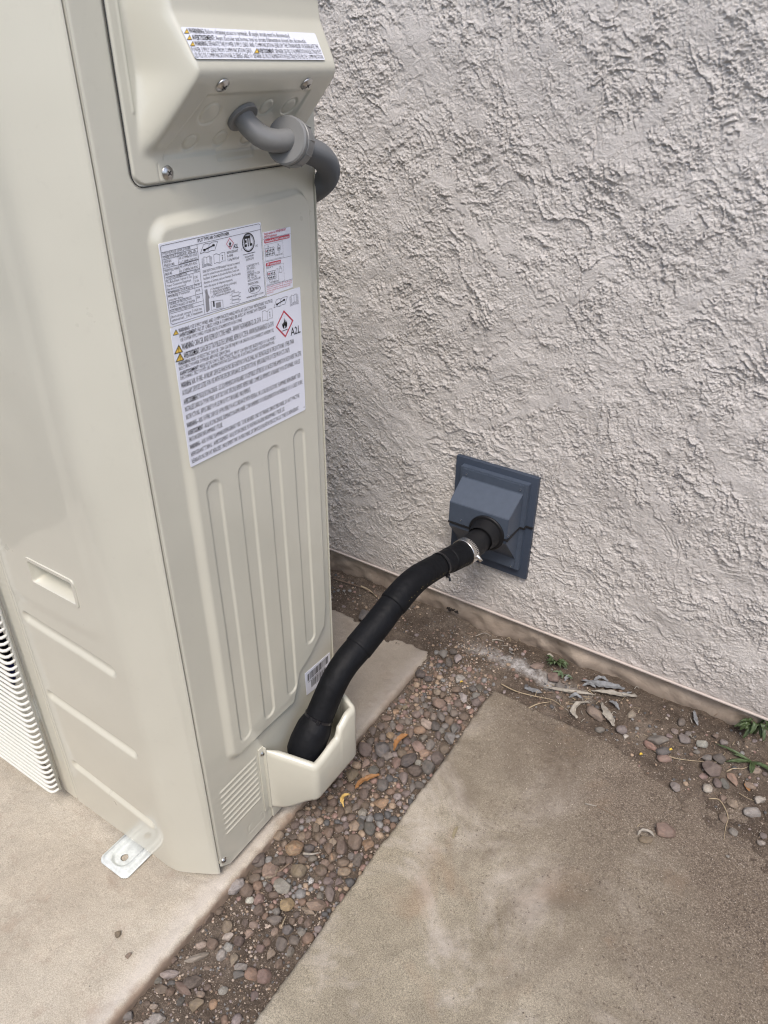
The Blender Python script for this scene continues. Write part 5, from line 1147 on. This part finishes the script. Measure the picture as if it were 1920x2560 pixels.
for px, py, wp, hp_, an, c, l in ((294, 2333, 17, 22, 0, 'olive', 'olive brown pebble alone on the left concrete pad, nearer the bracket'), (320, 2387, 22, 13, -30, 'tan', 'small tan pebble alone on the left concrete pad, nearer the pad edge'),
                                (915, 1545, 30, 44, -35, 'slate', 'smooth blue-grey stone behind the pad under the black pipe')):
    stone(px, py, wp, hp_, an, c, l, z=0.0 if px < 500 else 0.012, group='loose stones around the pad', sink=.1)
# fill the strip between and beneath the measured stones
rg = random.Random(77); fill = []
def density(x, y):
    if y > 1.47: return 0.0
    if y > 1.15: return 0.62
    if y > 0.72: return 1.0
    if y > 0.60: return 0.55
    if y > 0.48: return 0.16
    return 0.05
pal = {0: ['brown', 'brown', 'dbrown', 'tan', 'purple', 'grey', 'pinkbrown', 'orange'], 1: ['mauve', 'purple', 'grey', 'dgrey', 'brown', 'pink', 'grey', 'ltan', 'slate']}
Ht = {}
tries = 0; big = []
while tries < 9000:
    tries += 1; x = rg.uniform(PADX+.004, PATHX-.004); y = rg.uniform(0.10, 1.47)
    if 0.5+0.5*mnoise.noise(Vector((x*9, y*9, 3)))*1.6+.25*mnoise.noise(Vector((x*31, y*31, 7))) > density(x, y)+.05: continue
    r = rg.choice([.0045, .0055, .0065, .008, .0095, .011, .0125]); r *= 0.8 if y > 1.2 else 1.0
    if x-PADX < r+.004 or PATHX-x < r*.7+.003: continue
    if any((x-a)**2+(y-b)**2 < (r*.86+c*.76)**2 for a, b, c in placed): continue
    big.append((x, y, r)); placed.append((x, y, r))
for xx_, yy_ in ():
    pass
# loose small stones behind the pad and along the wall
n_w = 0
while n_w < 330:
    x = rg.uniform(-1.35, 0.30); y = rg.uniform(1.475, 1.615) if rg.random() < .45 else rg.uniform(1.22, 1.55); r = rg.choice([.003, .0035, .004, .005, .0065])
    if y < PATHY1+.01 and (x > PATHX-.02) and gz(x, y) < 0.001: continue
    if x < PADX+.02 and y < PADY1+.01: continue
    if any((x-a)**2+(y-b)**2 < (r+c*.85)**2 for a, b, c in placed): continue
    big.append((x, y, r)); placed.append((x, y, r)); n_w += 1
n_named = sum(1 for o in D.objects if o.name.startswith('pebble'))
big.sort(key=lambda t: -t[2]*(1/(1+t[1]*.3))); room = max(0, 296-n_named)
print('pebbles named', n_named, 'fill', len(big), 'room', room)
for x, y, r in big[:room]:
    c = rg.choice(pal[1 if y > 1.0 else 0]); e = rg.uniform(.75, 1.0); rz = r*rg.uniform(.55, .8)
    add_stone(x, y, gz(x, y)+rz*.45, r, r*e, rz, rg.uniform(0, 6.28), c, None, rg, rg.random() < .4, 'pebbles lying in the gravel strip' if y < 1.42 else 'stones scattered on the soil by the wall')
# the smaller rest as one mass of gravel
lowres = []
for sd_ in range(6):
    bm = bmesh.new(); bmesh.ops.create_icosphere(bm, subdivisions=2, radius=1)
    for v in bm.verts: v.co *= 1+0.3*mnoise.noise(v.co*1.1+Vector((sd_*3.1, 0, 0)))
    bm.verts.ensure_lookup_table(); lowres.append((np.array([v.co[:] for v in bm.verts]), np.array([[v.index for v in f.verts] for f in bm.faces]))); bm.free()
def scatter(name, items, label, mats, cat='gravel', colors=None):
    V, Fc, MI = [], [], []; b = 0
    for (x, y, z, rx, ry, rz, th, k, mi) in items:
        v, f = lowres[k]; c, s_ = math.cos(th), math.sin(th); a = v*np.array([rx, ry, rz])
        V.append(np.stack([a[:, 0]*c-a[:, 1]*s_+x, a[:, 0]*s_+a[:, 1]*c+y, a[:, 2]+z], -1)); Fc.append(f+b); MI += [mi]*len(f); b += len(v)
    me = np_mesh(name, np.concatenate(V), np.concatenate(Fc)); o = put(name, me, mats); me.polygons.foreach_set('material_index', MI); tag(o, label, cat, kind='stuff'); return o
smats = [simple('chip_'+c, COL[c], .75, nscale=160, nvar=.3) for c in ('brown', 'mauve', 'grey', 'tan', 'dgrey', 'ltan', 'pinkbrown')]
items = [(x, y, gz(x, y)+r*.25, r, r*rg.uniform(.7, 1), r*.6, rg.uniform(0, 6.28), rg.randrange(6), rg.choice([0, 0, 1, 2, 3, 4, 6])) for x, y, r in big[room:]]
for _ in range(4200):
    x = rg.uniform(PADX+.003, PATHX-.002) if rg.random() < .6 else rg.uniform(-1.3, .35); y = rg.uniform(.1, 1.6)
    if not (PADX < x < PATHX) and y < 1.3: continue
    if x < PADX and y < PADY1+.006: continue
    z = gz(x, y)
    if x > PATHX and y < PATHY1 and z < 0: continue
    r = rg.uniform(.0014, .0034); items.append((x, y, z+r*.3, r, r*rg.uniform(.6, 1), r*.6, rg.uniform(0, 6.28), rg.randrange(6), rg.choice([0, 1, 2, 3, 4, 5, 5])))
scatter('small_gravel', items, 'fine loose gravel chips filling the gaps between the pebbles', smats)
# sand grains
oct_v = np.array([(1, 0, 0), (-1, 0, 0), (0, 1, 0), (0, -1, 0), (0, 0, 1), (0, 0, -1)], float); oct_f = np.array([(0, 2, 4), (2, 1, 4), (1, 3, 4), (3, 0, 4), (2, 0, 5), (1, 2, 5), (3, 1, 5), (0, 3, 5)])
rn = np.random.default_rng(9); V, Fc = [], []; b = 0
for _ in range(60000):
    u = rn.random()
    if u < .38: x, y = rn.uniform(PADX, PATHX), rn.uniform(.05, 1.45)
    elif u < .62: x, y = rn.uniform(-1.3, .4), rn.uniform(1.3, 1.62)
    else:
        x, y = rn.uniform(-.5, .45), rn.uniform(.7, 1.45)
        if rn.random() > (0.62*x+.8*y-.35)*1.3: continue
    z = gz(x, y)
    if x > PATHX and y < PATHY1: z = max(z, 0.0)
    if x < PADX and y < PADY1: continue
    r = rn.uniform(.0006, .0017); V.append(oct_v*r*rn.uniform(.6, 1.2, 3)+np.array([x, y, z+r*.4])); Fc.append(oct_f+b); b += 6
o = put('sand_grains', np_mesh('sand_grains', np.concatenate(V), np.concatenate(Fc)), M['grit'], smooth=False); tag(o, 'coarse sand grains strewn over the soil and slab', 'sand', kind='stuff')

# ------------------------------------------------------------------ leaves, straw, weeds
def gpt(px, py, lift=0.004):
    z = 0.0
    for _ in range(4):
        q = onz(px, py, z); z = gz(q.x, q.y)
        if (q.x > PATHX and q.y < PATHY1) or (q.x < PADX and q.y < PADY1): z = max(z, 0.0)
    return Vector((q.x, q.y, z+lift))
def leaf_mesh(pts, wd, curl=.5, seed=0, thick=.0004):
    C_ = catmull(pts, 8); n = len(C_); rows = []; rg = random.Random(seed); ph = rg.uniform(0, 6)
    for i, p in enumerate(C_):
        t = i/(n-1); tt = (C_[min(i+1, n-1)]-C_[max(i-1, 0)]).normalized(); side = tt.cross(Vector((0, 0, 1))).normalized()
        w_ = wd*(math.sin(math.pi*min(1, max(0.03, t*.96+.02)))**.7)*(1+.45*mnoise.noise(Vector((t*7+ph, seed*.1, 0))))
        row = []
        for j in range(-3, 4):
            s_ = j/3; row.append(tuple(p+side*w_*s_+Vector((0, 0, curl*w_*(s_*s_)+.12*wd*math.sin(9*t+ph+2*s_)+.30*wd*mnoise.noise(Vector((t*9, s_*2.5, ph)))))+side*(.35*wd*mnoise.noise(Vector((t*11, j*.9, ph+5))))))
        rows.append(row)
    return grid_mesh('leaf', np.array(rows))
def leaf(pts, wd, mat, label, curl=.5, name='dry_leaf', cat='leaf', group=None, parent=None):
    me = leaf_mesh(pts, wd, curl, int(pts[0][0]*1000)); o = put(name, me, mat, parent)
    s_ = o.modifiers.new('s', 'SOLIDIFY'); s_.thickness = .0005
    if label: tag(o, label, cat, group)
    return o
def pp(fn, l, lift=.006): return [gpt(*fn(x, y), lift=lift) for x, y in l]
leaf(pp(Dd, [(912, 925), (925, 885), (955, 850), (996, 828)], .020), .0075, M['leaf_orange'], 'curved orange dry leaf standing among mauve pebbles', .9)
leaf(pp(Dd, [(683, 1150), (715, 1112), (770, 1085), (826, 1066)], .020), .0070, M['leaf_orange'], 'long orange brown leaf beside the flat blue-grey stone', .6)
leaf(pp(Dd, [(615, 1255), (605, 1215), (620, 1190), (655, 1180)], .018), .0048, simple('yellow_dry_leaf', (.52, .36, .12), .6), 'small yellow curled leaf below the pipe cover', .9)
leaf(pp(Ee, [(905, 560), (925, 610), (945, 645), (962, 672)], .010), .011, M['leaf_pale'], 'pale grey-green folded leaf beside the long pinkish stone', .5)
leaf(pp(Ee, [(850, 568), (800, 575), (775, 610), (795, 640)], .014), .007, M['leaf_pale'], 'pale curled dry leaf hooked over dark litter', .8)
leaf(pp(Ee, [(645, 492), (720, 510), (800, 520), (880, 530)], .010), .006, M['leaf_pale'], 'long whitish dry leaf strip in the litter below the weed', .6)
leaf(pp(Ee, [(815, 465), (880, 480), (960, 495), (1010, 505)], .012), .011, M['leaf_grey'], 'crinkled bluish grey dead leaf by the foundation', .35)
leaf(pp(Ee, [(860, 505), (930, 520), (1000, 535), (1065, 538)], .012), .008, M['leaf_pale'], 'thin pale dead leaf lying along the bluish one', .5)
leaf(pp(Ee, [(560, 495), (600, 505), (640, 515)], .006), .009, M['leaf_grey'], 'dark grey flat leaf at the back corner of the slab', .2)
leaf(pp(Ee, [(660, 350), (690, 358)], .010), .006, M['leaf_pale'], 'tiny pale leaf left of the green weed', .5)
leaf(pp(Ee, [(1322, 600), (1330, 640), (1340, 665)], .008), .005, M['leaf_grey'], 'small grey leaf scrap near the foundation on the right', .5)
leaf(pp(Ee, [(1550, 925), (1560, 945), (1572, 962)], .008), .005, M['leaf_orange'], 'small brown leaf under the salmon pebble', .6)
leaf(pp(Ee, [(1068, 1165), (1085, 1145), (1120, 1150), (1142, 1172)], .012), .004, M['leaf_pale'], 'thin pale husk arched over an olive stone', .7)
leaf(pp(Dd, [(1262, 1420), (1270, 1385), (1290, 1345)], .003), .0042, simple('olive_pod', (.24, .205, .13), .7), 'slim olive seed pod on the bare walkway slab', .4, 'seed_pod', 'seed pod')
leaf([gpt(908, 1535, .01), gpt(925, 1555, .012), gpt(935, 1565, .01)], .010, M['leaf_grey'], 'grey leaf scrap behind the pad', .4)
for q_, l_ in (([(870, 468), (900, 455), (935, 470)], 'small crumpled grey leaf above the bluish dead leaf'), ([(820, 492), (850, 485), (880, 500)], 'torn grey leaf left of the bluish dead leaf'), ([(985, 520), (1010, 530), (1040, 520)], 'grey leaf tip at the right end of the litter'),
              ([(760, 545), (790, 535), (815, 548)], 'small brown-grey leaf above the curled pale leaf'), ([(740, 470), (752, 455), (770, 448)], 'short grey leaf under the weed tuft'), ([(940, 560), (965, 575), (985, 600)], 'narrow grey leaf right of the folded leaf')):
    leaf(pp(Ee, q_, .012), .0055, M['leaf_grey'] if 'grey leaf' in l_ else M['leaf_pale'], l_, 1.0)
def straw(l, r, mat, label, fn=Ee, lift=.004, name='straw', cat='straw'):
    p = catmull(pp(fn, l, lift), 6); mb = MB(); mb.tube(p, [r*(1-.6*i/len(p)) for i in range(len(p))], 8); o = mb.build(name, mat, None, autosm=False); tag(o, label, cat); return o
straw([(455, 478), (520, 510), (590, 530), (640, 540), (690, 552), (735, 585)], .0016, M['straw'], 'long dry stem reaching over the slab corner into the litter', lift=.008)
straw([(580, 582), (620, 566), (680, 550)], .0018, M['straw'], 'short tan blade forking from the long dry stem')
straw([(1145, 780), (1240, 812), (1340, 825), (1465, 832)], .0013, M['straw'], 'straight dry straw across the pink pebble', lift=.007)
straw([(1340, 820), (1375, 795), (1420, 790)], .0011, M['twig'], 'thin arched twig beside the straight straw', lift=.009)
straw([(1390, 990), (1440, 998), (1476, 1068), (1466, 1120), (1458, 1178)], .0014, M['straw'], 'crooked pale straw bent like a seven on the soil')
straw([(1415, 960), (1425, 978), (1442, 998)], .0010, M['twig'], 'short brown stalk touching the crooked straw')
straw([(1525, 965), (1560, 985), (1596, 1001)], .0008, M['straw'], 'fine short straw right of the grey pebble')
straw([(833, 1010), (885, 1022)], .0017, M['leaf_pale'], 'pale stub lying on the dirty slab', lift=.002)
straw([(885, 1022), (940, 1050), (1000, 1088)], .0010, M['twig'], 'thin dark twig trailing from the pale stub', lift=.002)
straw([(1470, 868), (1500, 855), (1540, 856), (1568, 846)], .0014, M['straw'], 'pale root lying below the right weed')
straw([(1068, 1118), (1080, 1105), (1100, 1100)], .0007, M['straw'], 'hair thin straw above the olive stone')
straw([(300, 245), (360, 262), (370, 300), (352, 330)], .0013, M['twig'], 'looped dry root beside the foundation')
straw([(340, 262), (380, 248), (410, 262)], .0013, M['leaf_pale'], 'pale dry root end against the foundation', lift=.008)
straw([(415, 275), (440, 272), (470, 280)], .0022, M['leaf_pale'], 'short pale stick against the foundation')
straw([(375, 523), (430, 525), (470, 520)], .0017, M['twig'], 'grey-brown twig between pebbles left of centre', fn=Dd, lift=.018) if False else None
straw([(1160, 96), (1200, 99), (1240, 92)], .0032, M['leaf_pale'], 'pale stick lying across pebbles near the unit corner', fn=G, lift=.018)
straw([(1045, 475), (1060, 440), (1072, 415)], .0012, M['straw'], 'short straw standing between grey pebbles', fn=G, lift=.016)
straw([(1020, 190), (1060, 160), (1090, 135)], .0028, M['twig'], 'dark stick wedged among the pebbles', fn=G, lift=.010)
straw([(420, 640), (520, 672), (610, 700), (680, 730), (750, 770)], .0022, M['twig'], 'long twig lying in the gap behind the pad', fn=lambda x, y: (700+x*.3165, 1250+y*.3165), lift=.012)
straw([(640, 700), (700, 725), (765, 785)], .0028, M['straw'], 'split pale stalk by the foundation behind the pipe', fn=lambda x, y: (700+x*.3165, 1250+y*.3165), lift=.010)
rs = random.Random(12); mb = MB()
for i in range(150):      # chopped dry litter caught round the leaves and stones
    x, y = (rs.gauss(840, 120), rs.gauss(545, 40)) if i < 90 else (rs.uniform(1060, 1560), rs.uniform(620, 840)) if i < 125 else (rs.uniform(290, 640), 250+(rs.uniform(290, 640)-290)*.35+rs.uniform(-6, 16))
    a = rs.uniform(0, 6.28); L = rs.uniform(10, 38); mb.mi = rs.choice([0, 0, 1, 2]); bnd = rs.uniform(-.5, .5)
    p = [gpt(*Ee(x, y), lift=rs.uniform(.002, .008)), gpt(*Ee(x+L*.5*math.cos(a), y+L*.35*math.sin(a)), lift=rs.uniform(.004, .014)), gpt(*Ee(x+L*math.cos(a+bnd), y+L*.6*math.sin(a+bnd)), lift=rs.uniform(.002, .008))]
    p = catmull(p, 4); r_ = rs.uniform(.0005, .0014); mb.tube(p, [r_*(1-.5*k_/len(p)) for k_ in range(len(p))], 5)
o = mb.build('plant_litter', [M['twig'], M['leaf_pale'], M['straw']], None, autosm=False); tag(o, 'chopped dry plant litter tangled on the soil along the foundation', 'plant litter', kind='stuff')
def weed(px, py, n, hgt, wd, label, seed, spread=.05, mat=None):
    b = gpt(px, py, 0.0); root = empty('weed', b); tag(root, label, 'weed', 'green weeds at the foundation'); rg = random.Random(seed)
    for i in range(n):
        a = rg.uniform(0, 6.28); L = hgt*rg.uniform(.55, 1.0); sp_ = spread*rg.uniform(.4, 1.0); dx, dy = math.cos(a)*sp_, -abs(math.sin(a))*sp_*.9+.004
        pts = [b, b+Vector((dx*.35, dy*.35, L*.55)), b+Vector((dx*.8, dy*.8, L*.8)), b+Vector((dx*1.25, dy*1.2, L*rg.uniform(.35, .8)))]
        leaf(pts, wd*rg.uniform(.6, 1.1), mat or M['weed'], None, .45, 'blade', parent=root)
    return root
weed(1388, 1662, 22, .034, .0042, 'small green weed tuft growing against the foundation left of the litter', 3, .034)
weed(1408, 1688, 6, .014, .0055, 'low broad green leaf pair in front of the small weed tuft', 4, .03, simple('grey_green_leaf', (.10, .14, .075), .6))
weed(1885, 1835, 15, .085, .0085, 'taller green weed with drooping leaves at the right edge by the wall', 6, .060)
weed(1880, 1905, 8, .012, .0060, 'flat green weed leaves lying on the soil at the right edge', 8, .075)
for x, y, l in ((Dd(1302, 507)+('tiny yellow petal in the far gravel',)), (Ee(1076, 803)+('tiny yellow petal beside the salmon wedge stone',)), (Ee(1210, 782)+('tiny yellow-green leaf bit on the slate stone',))):
    q = gpt(x, y, .012); leaf([q, q+Vector((.003, .004, .002)), q+Vector((.006, .006, 0))], .0028, M['yellow_bit'], l, .5, 'petal', 'petal')
# hole with debris at the foot of the foundation
q = gpt(1132, 1545, 0); mb = MB()
for i in range(14): a = rs.uniform(0, 6.28); c = Vector((q.x+rs.uniform(-.02, .02), WY+.006+rs.uniform(-.004, .004), q.z+.030+rs.uniform(-.004, .006))); mb.tube([c, c+Vector((rs.uniform(-.01, .01), -.006, rs.uniform(-.005, .005)))], .0022, 6)
o = mb.build('dead_litter', simple('black_litter', (.02, .016, .012), .8), None); tag(o, 'small black clump of dead litter stuck on the foundation below the pipe', 'litter')

# twins that share a label are told apart by their distance from the house wall
bylab = {}
for o in D.objects:
    if o.parent is None and o.name.startswith('pebble') and 'label' in o: bylab.setdefault(o['label'], []).append(o)
for l, os_ in bylab.items():
    if 2 <= len(os_) <= 4 and len(l.split()) <= 13:
        os_.sort(key=lambda o: -o.location.y); suf = ['nearer the wall', 'farther from wall'] if len(os_) == 2 else ['nearest the wall', 'middle of three', 'farthest from wall'] if len(os_) == 3 else ['nearest the wall', 'second from wall', 'third from wall', 'farthest from wall']
        for o, t in zip(os_, suf): o['label'] = l+', '+t
